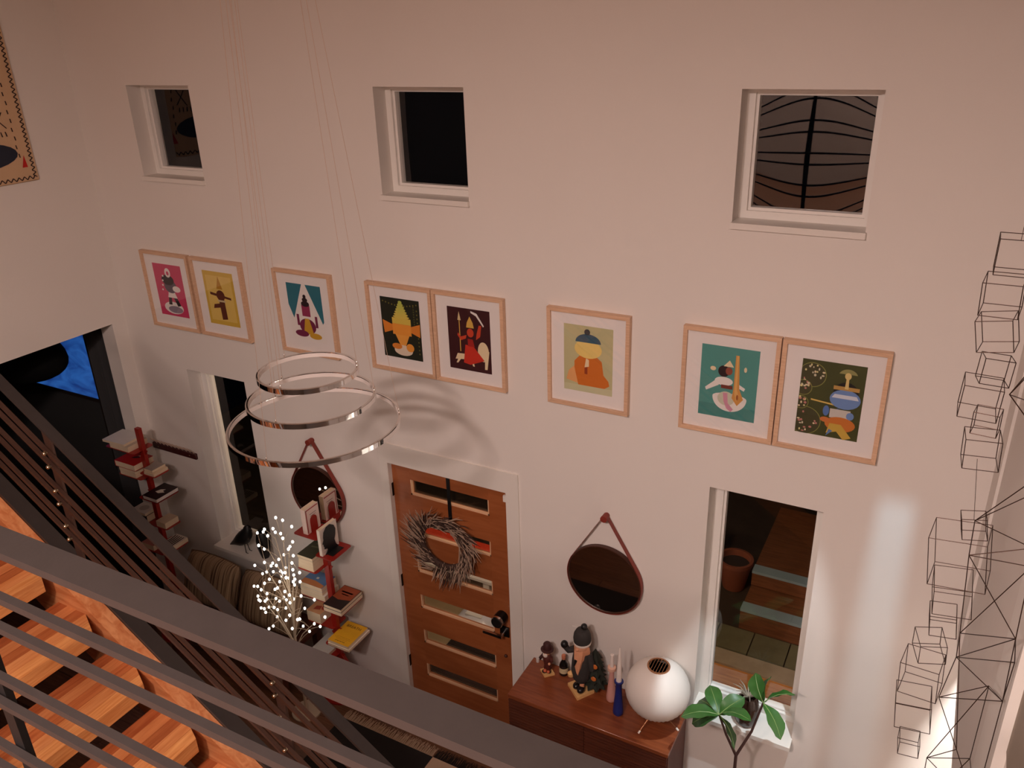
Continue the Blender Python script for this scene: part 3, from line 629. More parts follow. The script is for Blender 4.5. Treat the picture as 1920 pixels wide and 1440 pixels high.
def standing_book(label, x0, x1, y0, y1, z0, h, cover, art):
    b = thing('standing_book', label, 'book', ((x0+x1)/2, (y0+y1)/2, z0), 'books on the red bookshelves'); O = Vector(b.location)
    c = .002
    co = MB(O).box(x0, x0+c, y0, y1, z0, z0+h).box(x1-c, x1, y0, y1, z0, z0+h).box(x0+c, x1-c, y0, y0+c, z0, z0+h).build('cover', cover, b)
    MB(O).box(x0+c, x1-c, y0+c, y1-.003, z0+.003, z0+h-.003).build('pages', m_page, b)
    for nm, mat, polys in art:
        mm = MB(O)
        for p in polys: mm.prism([(y0+u*(y1-y0), z0+v*h) for u, v in p], x1, x1+.0004, 'YZ')
        mm.build(nm, mat, co)
    return b
standing_book('white book with red border standing upright on the top branch', -1.13, -1.088, -.205, -.065, 1.405, .205, bc('white7', (230, 206, 196)),
              [('red_border', m_red, [[(.04, .95), (.96, .95), (.96, .91), (.04, .91)], [(.04, .03), (.1, .03), (.1, .95), (.04, .95)]]), ('title_lines', bc('greyink', (120, 104, 104)), [[(.3, .7), (.8, .7), (.8, .72), (.3, .72)], [(.35, .62), (.75, .62), (.75, .64), (.35, .64)]])])
be = thing('arch_bookend', 'small red arch bookend against the upright white book', 'bookend', (-1.06, -.13, 1.405)); O = Vector(be.location)
MB(O).prism([(-.17, 1.405), (-.17, 1.5)]+ell(-.135, 1.5, .035, .035, 10, 180, 0)+[(-.10, 1.405)], -1.084, -1.081, 'YZ').build('arch_plate', m_red, be)
MB(O).box(-1.084, -1.03, -.17, -.1, 1.405, 1.408).build('foot', m_red, be)
standing_book('white book standing behind the black profile bookend', -.951, -.925, -.255, -.075, 1.30, .215, bc('white8', (228, 214, 202)), [('cover_band', bc('grey9', (190, 176, 166)), [[(.1, .1), (.9, .1), (.9, .12), (.1, .12)]])])
hb = thing('head_bookend', 'black head-profile bookend on the right branch of the shelf', 'bookend', (-.9, -.16, 1.30)); O = Vector(hb.location)
prof = [(.02, 0), (.16, 0), (.135, .03), (.125, .07), (.14, .1), (.148, .14), (.135, .175), (.1, .198), (.06, .195), (.03, .17), (.02, .135), (.02, .115), (.004, .092), (.016, .085), (.014, .07), (.022, .062), (.018, .048), (.045, .042), (.05, .025)]
MB(O).prism([(-.25+a, 1.30+b*1.08) for a, b in prof], -.921, -.915, 'YZ').build('profile_plate', m_black, hb)
MB(O).box(-.921, -.86, -.22, -.1, 1.30, 1.303).build('foot', m_black, hb)
# left-hand shelf
FB('thick_paperback', 'cream block of a book under the pale magazine, top of the far left shelf', -2.94, -2.725, -.34, -.16, 1.765, .046, bc('grey10', (186, 170, 152)), 'left', soft=True)
FB('magazine', 'pale grey magazine sliding off the top of the far left shelf', -3.0, -2.76, -.35, -.155, 1.811, .02, bc('grey11', (206, 200, 196)), 'left', soft=True, rot=2)
FB('paperback', 'cream paperback at the bottom of the stack under the red book', -2.905, -2.72, -.33, -.16, 1.53, .036, bc('tan1', (206, 172, 130)), 'left', soft=True)
FB('paperback', 'tan paperback between the red book and the lowest cream one', -2.91, -2.722, -.33, -.16, 1.566, .034, bc('tan2', (214, 182, 140)), 'left', soft=True)
FB('hardback', 'red covered book with a dark animal figure on the far left shelf', -2.935, -2.705, -.338, -.155, 1.60, .052, bc('redcov', (168, 26, 24)), 'left', art=[('cover_motif', bc('inkdot', (30, 26, 26)), [[(.4, .45), (.55, .5), (.7, .62), (.6, .7), (.45, .6)]]), ('cover_flash', bc('offwhite', (226, 220, 206)), [[(.52, .7), (.72, .74), (.66, .82)]])])
FB('paperback', 'small cream book lowest on the short right branch of the far left shelf', -2.64, -2.525, -.31, -.175, 1.58, .024, bc('cream3', (220, 196, 164)), 'left', soft=True)
FB('paperback', 'small grey book upper on the short right branch of the far left shelf', -2.645, -2.55, -.3, -.175, 1.604, .022, bc('grey12', (150, 140, 132)), 'left', soft=True)
FB('hardback', 'black book with a white bird shape on the far left shelf', -2.635, -2.475, -.372, -.16, 1.39, .034, bc('blackred', (34, 16, 20)), 'left', page=pm('white_pages', (226, 214, 208), .8), art=[('cover_motif', bc('offwhite', (226, 220, 206)), [[(.3, .4), (.55, .36), (.8, .5), (.6, .56), (.62, .68), (.4, .6)]])])
FB('hardback', 'black spined thick book under the open pale one, low on the far left shelf', -2.945, -2.785, -.283, -.16, 1.07, .064, bc('blackcov2', (26, 24, 26)), 'front')
FB('paperback', 'pale book with a faint face sketch low on the far left shelf', -2.96, -2.79, -.287, -.157, 1.134, .024, bc('pale', (214, 204, 192)), 'left', soft=True, art=[('cover_motif', bc('sketch', (180, 166, 154)), [ell(.5, .5, .25, .3, 14)])])
FB('paperback', 'short cream book on the lower right branch of the far left shelf', -2.635, -2.53, -.31, -.18, 1.10, .05, bc('cream4', (222, 200, 172)), 'left', soft=True)
zb = [[(.05+.18*i, .1), (.15+.18*i, .1), (.22+.16*i, .5), (.12+.18*i, .9), (.05+.18*i, .9), (.12+.16*i, .5)] for i in range(5)]
FB('paperback', 'black and white patterned book on the lowest right branch, far left shelf', -2.627, -2.5, -.315, -.157, .90, .038, bc('cream5', (226, 214, 200)), 'left', soft=True, art=[('cover_pattern', bc('inkdot', (30, 26, 26)), zb)])
FB('paperback', 'pinkish book on the lowest left branch of the far left shelf', -2.92, -2.78, -.29, -.16, .80, .05, bc('pinkish', (200, 130, 116)), 'left', soft=True)

# ------------------------------------------------------------------ wall hook rail
h = thing('hook_rail', 'dark maroon rail with a row of thin wire hooks', 'hook rail', (-2.66, 0, 1.64)); O = Vector(h.location)
MB(O).box(-2.87, -2.37, -.022, 0, 1.625, 1.675, .003).build('rail', pm('maroon_wood', (62, 20, 20), .4), h)
mh = MB().tube([(0, 0, 0), (.0, -.012, .02), (-.03, -.035, .055)], .003, 5).mesh('hook', m_cable)
for k in range(11): inst('hook', mh, h, Vector((-2.82+.043*k, -.012, 1.674))-O)
for x in (-2.8, -2.44): MB(O).lathe([(.005, -.022), (.004, -.025), (.001, -.026)], (x, 0, 1.65), 8, 'Y').build('screw', m_bolt, h)

# ------------------------------------------------------------------ bench, cushions
b = thing('wall_bench', 'low dark wooden bench below the left window', 'bench', (-1.95, -.27, 0)); O = Vector(b.location)
MB(O).box(-2.55, -1.24, -.52, -.02, .40, .445, .006).build('seat', m_slat, b)
for x in (-2.5, -1.3):
    for y in (-.48, -.07): MB(O).box(x-.025, x+.025, y-.025, y+.025, 0, .4).build('leg', m_slat, b)
def striped(name):
    m, nt, bs = _base(name); L = nt.links.new; N = nt.nodes.new
    tc = N('ShaderNodeTexCoord'); mp = N('ShaderNodeMapping'); mp.inputs['Scale'].default_value = (24, .6, .6); L(tc.outputs['Object'], mp.inputs[0])
    no = N('ShaderNodeTexNoise'); no.inputs['Scale'].default_value = 3.2; no.inputs['Detail'].default_value = 4; L(mp.outputs[0], no.inputs['Vector'])
    cr = N('ShaderNodeValToRGB'); e = cr.color_ramp.elements; e[0].position = .36; e[0].color = (*s2l((74, 56, 42)), 1); e[1].position = .46; e[1].color = (*s2l((142, 116, 90)), 1)
    e2 = e.new(.66); e2.color = (*s2l((164, 138, 110)), 1)
    L(no.outputs['Fac'], cr.inputs[0]); L(cr.outputs[0], bs.inputs['Base Color']); bs.inputs['Roughness'].default_value = .9
    bp = N('ShaderNodeBump'); bp.inputs['Strength'].default_value = .4; bp.inputs['Distance'].default_value = .006; L(no.outputs['Fac'], bp.inputs['Height']); L(bp.outputs[0], bs.inputs['Normal'])
    return m
m_cush = striped('striped_tweed')
def cushion(label, x, w, h, y, tilt):
    c = thing('cushion', label, 'cushion', (x, y, .447), 'striped cushions on the bench'); N = 16
    def pil(n, sgn):
        vs = []
        for j in range(N+1):
            for i in range(N+1):
                u, v = 2*i/N-1, 2*j/N-1
                t = (max(0, (1-u**4))*max(0, 1-v**4))**.5
                k = 1-.05*(u*u*v*v)*2
                vs.append((u*w/2*k*(1-.03*(1-abs(v))*abs(u)), sgn*.085*t, h/2+v*h/2*k))
        mb = MB(); mb.smooth = True
        mb.add(vs, [(j*(N+1)+i, j*(N+1)+i+1, (j+1)*(N+1)+i+1, (j+1)*(N+1)+i) for j in range(N) for i in range(N)])
        o = mb.build(n, m_cush, c); o.rotation_euler = (math.radians(-tilt), 0, 0); return o
    pil('front_panel', -1); pil('back_panel', 1)
    edge = [(math.cos(a)*w/2, math.sin(a)) for a in ()]
    e = []
    for s0, s1 in (((-1, -1), (1, -1)), ((1, -1), (1, 1)), ((1, 1), (-1, 1)), ((-1, 1), (-1, -1))):
        for k in range(8):
            u = s0[0]+(s1[0]-s0[0])*k/8; v = s0[1]+(s1[1]-s0[1])*k/8; kk = 1-.1*(u*u*v*v)
            e.append((u*w/2*kk*(1-.03*(1-abs(v))*abs(u)), 0, h/2+v*h/2*kk))
    e.append(e[0])
    o = MB().tube(e, .006, 6, False).build('piping', pm('cushion_piping', (96, 74, 56), .9), c); o.rotation_euler = (math.radians(-tilt), 0, 0)
cushion('striped brown cushion at the left end of the bench', -2.215, .60, .42, -.30, 22)
cushion('striped brown cushion behind the lit twig tree', -1.585, .64, .42, -.30, 22)

# ------------------------------------------------------------------ LED twig tree
LED = [(-1.076, -0.484, 1.718), (-1.07, -0.433, 1.669), (-0.85, -0.567, 1.761), (-1.189, -0.497, 1.6), (-1.348, -0.374, 1.458), (-1.411, -0.373, 1.43), (-1.028, -0.62, 1.669), (-0.996, -0.594, 1.719), (-0.924, -0.644, 1.742), (-1.015, -0.519, 1.629), (-0.858, -0.65, 1.718), (-0.921, -0.514, 1.588), (-1.02, -0.452, 1.481), (-0.91, -0.571, 1.568), (-1.1, -0.444, 1.384), (-0.982, -0.471, 1.43), (-1.093, -0.652, 1.593), (-1.244, -0.481, 1.411), (-1.011, -0.577, 1.458), (-0.946, -0.527, 1.417), (-1.164, -0.569, 1.38), (-1.234, -0.438, 1.266), (-1.162, -0.519, 1.319), (-1.006, -0.61, 1.432), (-1.366, -0.486, 1.236), (-1.141, -0.41, 1.239), (-0.91, -0.562, 1.396), (-0.822, -0.589, 1.419), (-1.131, -0.536, 1.291), (-1.404, -0.36, 1.082), (-1.464, -0.348, 1.04), (-1.162, -0.445, 1.226), (-1.229, -0.371, 1.14), (-1.22, -0.389, 1.127), (-1.014, -0.539, 1.323), (-0.912, -0.63, 1.376), (-1.092, -0.451, 1.192), (-0.998, -0.481, 1.27), (-1.174, -0.544, 1.218), (-1.179, -0.588, 1.212), (-1.092, -0.53, 1.215), (-0.962, -0.51, 1.266), (-0.912, -0.574, 1.305), (-0.855, -0.567, 1.319), (-0.969, -0.514, 1.219), (-1.537, -0.385, 0.927), (-1.393, -0.472, 1.034), (-1.247, -0.569, 1.121), (-1.193, -0.571, 1.107), (-1.17, -0.515, 1.113), (-1.052, -0.594, 1.22), (-0.984, -0.596, 1.214), (-1.381, -0.496, 0.968), (-1.215, -0.632, 1.088), (-1.356, -0.505, 0.94), (-1.258, -0.544, 1.0), (-1.363, -0.434, 0.904), (-1.284, -0.421, 0.927), (-1.232, -0.439, 0.934), (-1.181, -0.439, 0.986), (-1.007, -0.54, 1.137), (-1.151, -0.446, 0.979), (-1.003, -0.551, 1.08), (-1.042, -0.477, 1.046), (-0.879, -0.556, 1.185), (-0.799, -0.518, 1.154), (-1.198, -0.64, 1.03), (-1.236, -0.582, 0.968), (-1.46, -0.349, 0.734), (-1.13, -0.586, 1.019), (-1.268, -0.439, 0.844), (-1.164, -0.452, 0.906), (-1.0, -0.428, 0.944), (-1.317, -0.508, 0.852), (-1.251, -0.469, 0.807), (-0.928, -0.639, 1.064), (-0.975, -0.637, 1.002), (-0.907, -0.596, 1.002), (-0.869, -0.611, 1.032), (-0.612, -0.628, 1.155), (-1.182, -0.619, 0.837), (-1.293, -0.483, 0.718), (-0.969, -0.6, 0.904), (-1.124, -0.355, 0.684), (-0.915, -0.442, 0.848), (-0.815, -0.487, 0.895), (-0.983, -0.434, 0.748)]
LIMB = [(-1.143, -0.538, 1.48), (-1.173, -0.432, 1.503), (-1.082, -0.446, 1.509), (-1.022, -0.464, 1.45), (-1.236, -0.503, 1.259), (-1.386, -0.445, 0.994), (-1.365, -0.461, 0.905), (-1.303, -0.474, 0.862), (-1.275, -0.434, 0.756), (-0.998, -0.479, 1.27), (-0.936, -0.521, 1.219), (-0.947, -0.492, 1.063), (-0.845, -0.549, 0.926), (-1.058, -0.549, 1.297)]
TR = [Vector(p) for p in [(-1.075, -.5, 0), (-1.072, -.5, .4), (-1.0716, -.5, .675), (-1.059, -.5, .82), (-1.041, -.5, .984), (-1.048, -.5, 1.126), (-1.055, -.5, 1.325)]]
t = thing('twig_light_tree', 'white twig tree dotted with tiny bright bulbs beside the bench', 'light tree', (-1.075, -.5, 0)); O = Vector(t.location)
m_bark = pm('pale_twig', (206, 188, 164), .7, var=.12)
MB(O).tube(TR, [.012, .011, .010, .009, .007, .006, .003], 8).build('trunk', m_bark, t)
MB(O).lathe([(.001, 0), (.11, 0), (.11, .012), (.001, .016)], O, 24).build('base', m_bark, t)
limbs = []
for L_ in LIMB:
    e = Vector(L_); zr = max(.62, e.z-.35); k = max(i for i in range(len(TR)-1) if TR[i].z <= zr)
    s = TR[k].lerp(TR[k+1], min(1, (zr-TR[k].z)/(TR[k+1].z-TR[k].z)))
    mid = s.lerp(e, .5)+Vector((0, 0, .03)); path = [s, mid, e]
    limbs.append(path); MB(O).tube(path, [.005, .0035, .0018], 6).build('branch', m_bark, t)
pts = [(p[0].lerp(p[1], f) if f < 1 else p[1].lerp(p[2], f-1)) for p in limbs for f in (.3, .6, 1, 1.3, 1.6, 1.9)]
tw = MB(O); m_led = pm('led_glow', (255, 246, 232), .4, emit=9)
bulb = MB().ball((0, 0, 0), .0085, 10, 6, sz=1.25).mesh('bulb', m_led)
for l in LED:
    e = Vector(l); s = min(pts, key=lambda p: (p-e).length+(.25 if p.z > e.z-.02 else 0))
    tw.tube([s, s.lerp(e, .5)+Vector((0, 0, .008)), e], [.0018, .0014, .0012], 5); inst('bulb', bulb, t, e-O)
tw.build('twigs', m_bark, t, kind='stuff')

# ------------------------------------------------------------------ left window sill: bird and vase
b = thing('bird_figure', 'black wooden bird figure on the left window sill', 'figurine', (-2.02, -.02, .873)); O = Vector(b.location)
MB(O).tube([(-2.165, -.02, .888), (-2.1, -.02, .93), (-2.04, -.02, .968), (-1.985, -.02, 1.01), (-1.955, -.02, 1.05), (-1.937, -.02, 1.09), (-1.928, -.02, 1.118), (-1.922, -.02, 1.138)], [.005, .026, .05, .060, .052, .034, .029, .008], 14).build('body', m_black, b)
MB(O).tube([(-1.912, -.02, 1.112), (-1.875, -.02, 1.102)], [.013, .001], 8).build('beak', m_black, b)
for dy in (-.02, .02): MB(O).tube([(-1.985, -.02+dy*.5, .97), (-1.972, -.02+dy, .875), (-1.95, -.02+dy, .875)], .003, 6).build('leg', m_blackm, b)
v = thing('black_vase', 'tall faceted black vase beside the bird on the left sill', 'vase', (-1.79, -.01, .873)); O = Vector(v.location)
MB(O).lathe([(.001, .873), (.03, .873), (.05, .96), (.055, 1.03), (.042, 1.1), (.03, 1.115), (.026, 1.11), (.036, 1.05), (.001, .9)], (-1.79, -.01, 0), 8).build('body', m_black, v)
MB(O).lathe([(.03, 1.113), (.034, 1.118), (.026, 1.118), (.03, 1.113)], (-1.79, -.01, 0), 8).build('lip', m_blackm, v)

# ------------------------------------------------------------------ sideboard and what stands on it
s = thing('sideboard', 'walnut sideboard with finely slatted front against the wall', 'sideboard', (1.155, -.19, 0)); O = Vector(s.location)
X0, X1, SZ = .622, 1.688, .81
MB(O).box(X0, X1, -.38, -.004, SZ-.03, SZ, .003).build('top', m_walnut, s)
MB(O).box(X0+.004, X0+.03, -.36, -.01, .16, SZ-.03).box(X1-.03, X1-.004, -.36, -.01, .16, SZ-.03).box(X0+.03, X1-.03, -.36, -.01, .16, .185).box(X0+.03, X1-.03, -.03, -.01, .185, SZ-.03).build('carcass', m_slat, s)
for k in range(2):
    a = X0+.006+k*(X1-X0-.012)/2; bb = a+(X1-X0-.012)/2-.003
    d = MB(O).box(a, bb, -.368, -.36, .165, SZ-.034).build('door', m_slat, s)
    m = MB(O)
    for j in range(26): m.box(a, bb, -.378, -.368, .170+j*.0234, .186+j*.0234)
    m.build('slats', m_slat, d, kind='stuff')
for x in (X0+.06, X1-.06):
    for y in (-.32, -.06): MB(O).tube([(x, y, .16), (x, y, 0)], [.018, .012], 10).build('leg', m_walnut, s)
# bubble lamp on wire tripod
l = thing('bubble_lamp', 'white ribbed globe lamp on thin tripod legs, unlit', 'lamp', (1.545, -.185, SZ)); O = Vector(l.location)
m_shade = pm('lamp_skin', (236, 228, 220), .55, var=.02); cz, R = 1.086, .19
NB = 72; vs = []; M_ = 22
for j in range(M_+1):
    th = .34+(2.9-.34)*j/M_
    for k in range(NB):
        a = 2*math.pi*k/NB; r = R*(1+.010*(1 if k % 2 else -1)*min(1, math.sin(th)*1.5))
        vs.append((1.545+r*math.sin(th)*math.cos(a), -.185+r*math.sin(th)*math.sin(a), cz+r*.95*math.cos(th)))
mb = MB(O); mb.smooth = True; mb.add(vs, [(j*NB+k, j*NB+(k+1) % NB, (j+1)*NB+(k+1) % NB, (j+1)*NB+k) for j in range(M_) for k in range(NB)]).build('shade', m_shade, l)
rz = cz+R*.95*math.cos(.34); rr = R*math.sin(.34)
MB(O).lathe([(rr+.004, rz-.004), (rr+.004, rz+.004), (rr-.006, rz+.004), (rr-.006, rz-.004), (rr+.004, rz-.004)], (1.545, -.185, 0), 36).build('top_ring', m_brass, l)
g = MB(O)
for k in range(-3, 4):
    hw = math.sqrt(max(0, rr*rr-(k*.017)**2)); g.tube([(1.545+k*.017, -.185-hw, rz), (1.545+k*.017, -.185+hw, rz)], .0022, 5)
g.build('top_grille', m_brass, l)
MB(O).lathe([(.001, -.02), (rr-.003, -.02)], (1.545, -.185, rz), 24).build('top_disc', pm('lamp_inner', (150, 124, 104), .7), l)
for a in (-118, 2, 122):
    ca, sa = math.cos(math.radians(a)), math.sin(math.radians(a)); lg = MB(O).tube([(1.545+.02*ca, -.185+.02*sa, .925), (1.545+.14*ca, -.185+.14*sa, SZ+.006)], .003, 6).build('leg', m_brass, l)
    MB(O).tube([(1.545+.126*ca, -.185+.126*sa, SZ+.018), (1.545+.14*ca, -.185+.14*sa, SZ+.004)], .006, 8).build('foot', m_trim, lg)
MB(O).lathe([(.001, .90), (.03, .90), (.03, .93), (.001, .93)], (1.545, -.185, 0), 14).build('socket', m_brass, l)
# candle holders
def candle(name, lab, x, y, prof, mat, cp, ctop, extra=None):
    c = thing(name, lab, 'candle holder', (x, y, SZ)); O = Vector(c.location)
    MB(O).lathe([(r, SZ+h) for r, h in prof], (x, y, 0), 20).build('holder', mat, c)
    MB(O).lathe([(r, SZ+h) for r, h in cp], (x, y, 0), 14).build('candle', pm('candle_wax', (240, 228, 220), .5), c)
    if extra: MB(O).lathe([(r, SZ+h) for r, h in extra], (x, y, 0), 20).build('collar', pm('pale_maple', (226, 180, 158), .5), c)
    MB(O).tube([(x, y, SZ+ctop-.003), (x, y, SZ+ctop+.006)], .001, 4).build('wick', m_black, c)
candle('candlestick', 'pink wooden candlestick with a short white candle stub', 1.232, -.13, [(.001, 0), (.024, 0), (.03, .008), (.031, .03), (.024, .11), (.016, .19), (.014, .245), (.001, .246)], pm('pink_wood', (214, 158, 146), .5), [(.001, .25), (.0125, .25), (.0115, .362), (.001, .364)], .362, [(.012, .238), (.026, .245), (.028, .256), (.026, .268), (.012, .272)])
candle('candlestick', 'dark blue wooden candlestick with a tall white taper', 1.312, -.215, [(.001, 0), (.025, 0), (.032, .01), (.032, .035), (.025, .12), (.019, .2), (.019, .24), (.028, .252), (.028, .262), (.001, .263)], pm('blue_wood', (26, 44, 118), .45), [(.001, .255), (.018, .262), (.0165, .33), (.011, .42), (.004, .505), (.001, .518)], .516)
# bottle
b = thing('small_bottle', 'small dark bottle with pink capsule and cream label', 'bottle', (.868, -.055, SZ)); O = Vector(b.location)
MB(O).lathe([(.001, SZ), (.028, SZ), (.03, SZ+.006), (.03, SZ+.07), (.026, SZ+.088), (.013, SZ+.112), (.0115, SZ+.14), (.001, SZ+.14)], (.868, -.055, 0), 18).build('glass', pm('bottle_glass', (24, 22, 20), .12), b)
MB(O).lathe([(.012, SZ+.122), (.0135, SZ+.124), (.0145, SZ+.15), (.012, SZ+.157), (.001, SZ+.158)], (.868, -.055, 0), 14).build('capsule', pm('capsule_foil', (206, 128, 96), .4), b)
MB(O).lathe([(.0305, SZ+.022), (.0305, SZ+.062)], (.868, -.055, 0), 18, cap=False).build('label_band', pm('label_paper', (206, 190, 150), .7), b)
# wooden smoker figures
m_pine = pm('pale_pine', (226, 178, 116), .5, var=.08, scale=20); m_skin = pm('figure_skin', (222, 160, 124), .6); m_beard = pm('figure_beard', (214, 150, 112), .7, var=.15, scale=40)
f = thing('figurine', 'small wooden figurine with a wide brown hat and a mug', 'figurine', (.772, -.1, SZ)); O = Vector(f.location); x, y = .772, -.1
hat = pm('brown_hat', (62, 28, 26), .6); coat = pm('brown_coat', (84, 34, 26), .6); blk = pm('boot_black', (22, 18, 18), .3)
MB(O).prism([(x-.055, y), (x, y-.045), (x+.05, y+.005), (x-.005, y+.05)], SZ, SZ+.014, 'XY').build('base', m_pine, f)
MB(O).ball((x-.016, y-.018, SZ+.026), .015, sz=.8).ball((x+.012, y-.008, SZ+.026), .015, sz=.8).build('shoes', blk, f)
MB(O).lathe([(.001, .02), (.02, .022), (.026, .05), (.021, .075), (.024, .09), (.03, .12), (.028, .15), (.016, .165), (.001, .17)], (x, y, SZ), 16).build('body', coat, f)
MB(O).ball((x, y, SZ+.182), .024).ball((x-.006, y-.023, SZ+.182), .006).build('head', m_skin, f)
MB(O).ball((x-.006, y-.02, SZ+.166), .017, sz=1.2, sy=.6).build('beard', pm('white_wool', (232, 218, 206), .9), f)
MB(O).lathe([(.001, .198), (.042, .199), (.043, .204), (.028, .208), (.026, .244), (.018, .254), (.001, .256)], (x, y, SZ), 20).build('hat', hat, f)
MB(O).tube([(x+.026, y, SZ+.205), (x+.036, y-.005, SZ+.25)], [.004, .001], 5).build('hat_feather', coat, f)
for sg, hx in ((-1, -.045), (1, .036)):
    ar = MB(O).tube([(x+sg*.026, y, SZ+.148), (x+hx, y-.012, SZ+.122), (x+hx*.95, y-.036, SZ+.125)], [.012, .011, .009], 8).build('arm', hat if sg < 0 else coat, f)
    MB(O).ball((x+hx*.95, y-.042, SZ+.126), .009).build('hand', m_skin, ar)
MB(O).lathe([(.001, 0), (.011, 0), (.011, .026), (.001, .026)], (x-.045, y-.05, SZ+.12), 10).build('mug', pm('pewter', (200, 192, 186), .3), f)
MB(O).ball((x-.002, y-.034, SZ+.05), .012).ball((x+.02, y-.03, SZ+.045), .011).build('toys', pm('toy_orange', (196, 96, 60), .5), f)
# big one
B = thing('figurine', 'large bearded wooden figurine in a grey knit hat carrying a tree', 'figurine', (1.026, -.136, SZ)); O = Vector(B.location); x, y = 1.03, -.135
gc = pm('charcoal_felt', (52, 48, 46), .85, var=.2, scale=40, bump=.4); gr = pm('pine_green', (30, 34, 24), .85, var=.3, scale=40)
MB(O).prism([(.936, -.14), (1.045, -.232), (1.115, -.125), (1.005, -.045)], SZ, SZ+.022, 'XY').build('base', m_pine, B)
for dx, dy in ((-.024, -.008), (.014, -.03)):
    bt = MB(O).ball((x+dx, y+dy-.012, SZ+.044), .028, sx=.85, sy=1.1, sz=.78).build('boot', blk, B)
    MB(O).tube([(x+dx, y+dy+.005, SZ+.05), (x+dx, y+dy+.012, SZ+.10)], .016, 10).build('leg', m_beard, bt)
MB(O).lathe([(.001, .085), (.04, .085), (.06, .12), (.066, .17), (.06, .25), (.05, .31), (.035, .34), (.001, .345)], (x, y, SZ), 20).build('coat', gc, B)
MB(O).ball((x, y-.005, SZ+.365), .046, sz=1.05).build('head', m_skin, B)
MB(O).ball((x-.01, y-.05, SZ+.362), .011).build('nose', m_skin, B)
vs = []; rows = [(.385, .05, -.028), (.35, .056, -.045), (.3, .05, -.058), (.24, .034, -.066), (.19, .012, -.066)]
mb = MB(O)
for (h0, w0, d0) in rows: vs += [(x-w0, y+.005, SZ+h0), (x-w0*.5, y+d0, SZ+h0), (x+w0*.5, y+d0-.004, SZ+h0-.012), (x+w0*1.05, y, SZ+h0-.02)]
mb.smooth = True
mb.add(vs, [(r*4+k, r*4+k+1, (r+1)*4+k+1, (r+1)*4+k) for r in range(len(rows)-1) for k in range(3)]+[(0, 4, 8, 12, 16, 19, 15, 11, 7, 3)]).build('beard', m_beard, B)
hk = MB(O).lathe([(.05, .385), (.054, .395), (.056, .42), (.052, .455), (.038, .482), (.018, .494), (.001, .496)], (x+.004, y, SZ), 20).build('knit_hat', gc, B)
MB(O).ball((x+.016, y, SZ+.512), .021).build('pompom', m_black, hk)
MB(O).lathe([(.052, .384), (.056, .386), (.056, .398), (.052, .4), (.052, .384)], (x+.004, y, SZ), 20).build('hat_band', pm('white_wool', (232, 218, 206), .9), hk)
ar = MB(O).tube([(x-.05, y, SZ+.315), (x-.085, y-.012, SZ+.30), (x-.105, y-.02, SZ+.335)], [.022, .021, .02], 10).build('arm', gc, B)
MB(O).ball((x-.108, y-.022, SZ+.345), .024, sz=1.1).build('mitten', m_black, ar)
MB(O).tube([(x+.05, y, SZ+.31), (x+.07, y-.005, SZ+.24), (x+.075, y-.01, SZ+.2)], [.022, .022, .018], 10).build('arm', gc, B)
MB(O).lathe([(.001, -.03), (.02, -.02), (.022, 0), (.001, .02)], (x-.055, y-.04, SZ+.15), 10).build('sack', m_pine, B)
MB(O).tube([(x-.012, y-.055, SZ+.285), (x-.018, y-.075, SZ+.25)], [.012, .004], 8).build('pipe', m_black, B)
tx, ty = 1.105, -.09
mb = MB(O)
for j, (zz_, r0) in enumerate(((.06, .078), (.11, .072), (.16, .064), (.21, .055), (.26, .043))):
    n = 9; a0 = j*.4; ring = [(tx+(r0*(1.1 if k % 2 else .8))*math.cos(a0+2*math.pi*k/(2*n)), ty+(r0*(1.1 if k % 2 else .8))*math.sin(a0+2*math.pi*k/(2*n)), SZ+zz_-(.012 if k % 2 else 0)) for k in range(2*n)]
    mb.add(ring+[(tx, ty, SZ+zz_+.07), (tx, ty, SZ+zz_+.005)], [(k, (k+1) % (2*n), 2*n) for k in range(2*n)]+[((k+1) % (2*n), k, 2*n+1) for k in range(2*n)])
tr_ = mb.build('carried_tree', gr, B)
MB(O).tube([(tx, ty, SZ+.002), (tx, ty, SZ+.1)], .01, 8).build('tree_trunk', m_rim, tr_)
og = pm('ornament_orange', (200, 110, 48), .35)
for dx, dz in ((.02, .235), (.012, .135), (-.03, .18)): MB(O).lathe([(.001, -.006), (.015, -.004), (.018, 0), (.015, .004), (.001, .006)], (tx+dx, ty-.056, SZ+dz), 14, 'Y').build('ornament', og, tr_)
# outlet plate on the wall behind
o = thing('switch_plate', 'white switch plate on the wall behind the large figurine', 'switch', (.94, 0, 1.12)); O = Vector(o.location)
MB(O).box(.905, .975, -.006, 0, 1.065, 1.18, .002).build('plate', m_trim, o)
MB(O).box(.928, .952, -.012, -.006, 1.1, 1.145).build('rocker', m_vinyl, o)

# ------------------------------------------------------------------ plant, vase on the right sill
m_leaf = pm('leaf_green', (52, 96, 38), .42, var=.25, scale=14); m_leaf2 = pm('leaf_dark', (40, 74, 30), .45, var=.25, scale=14); m_stem = pm('plant_stem', (66, 40, 34), .7); m_vein = pm('leaf_vein', (126, 150, 88), .5)
p = thing('leafy_plant', 'broad-leaved plant with forked stem in front of the right window', 'plant', (2.06, -.32, 0)); O = Vector(p.location)
MB(O).lathe([(.001, 0), (.11, 0), (.14, .26), (.145, .3), (.13, .3), (.125, .27), (.001, .26)], (2.06, -.32, 0), 28).build('pot', pm('grey_pot', (150, 140, 134), .6), p)
MB(O).lathe([(.001, .272), (.126, .27)], (2.06, -.32, 0), 28, cap=False).build('soil', pm('soil', (44, 32, 26), .95), p)
fork, lt, rt_ = Vector((2.054, -.3, .9125)), Vector((1.941, -.3, 1.165)), Vector((2.159, -.25, 1.305))
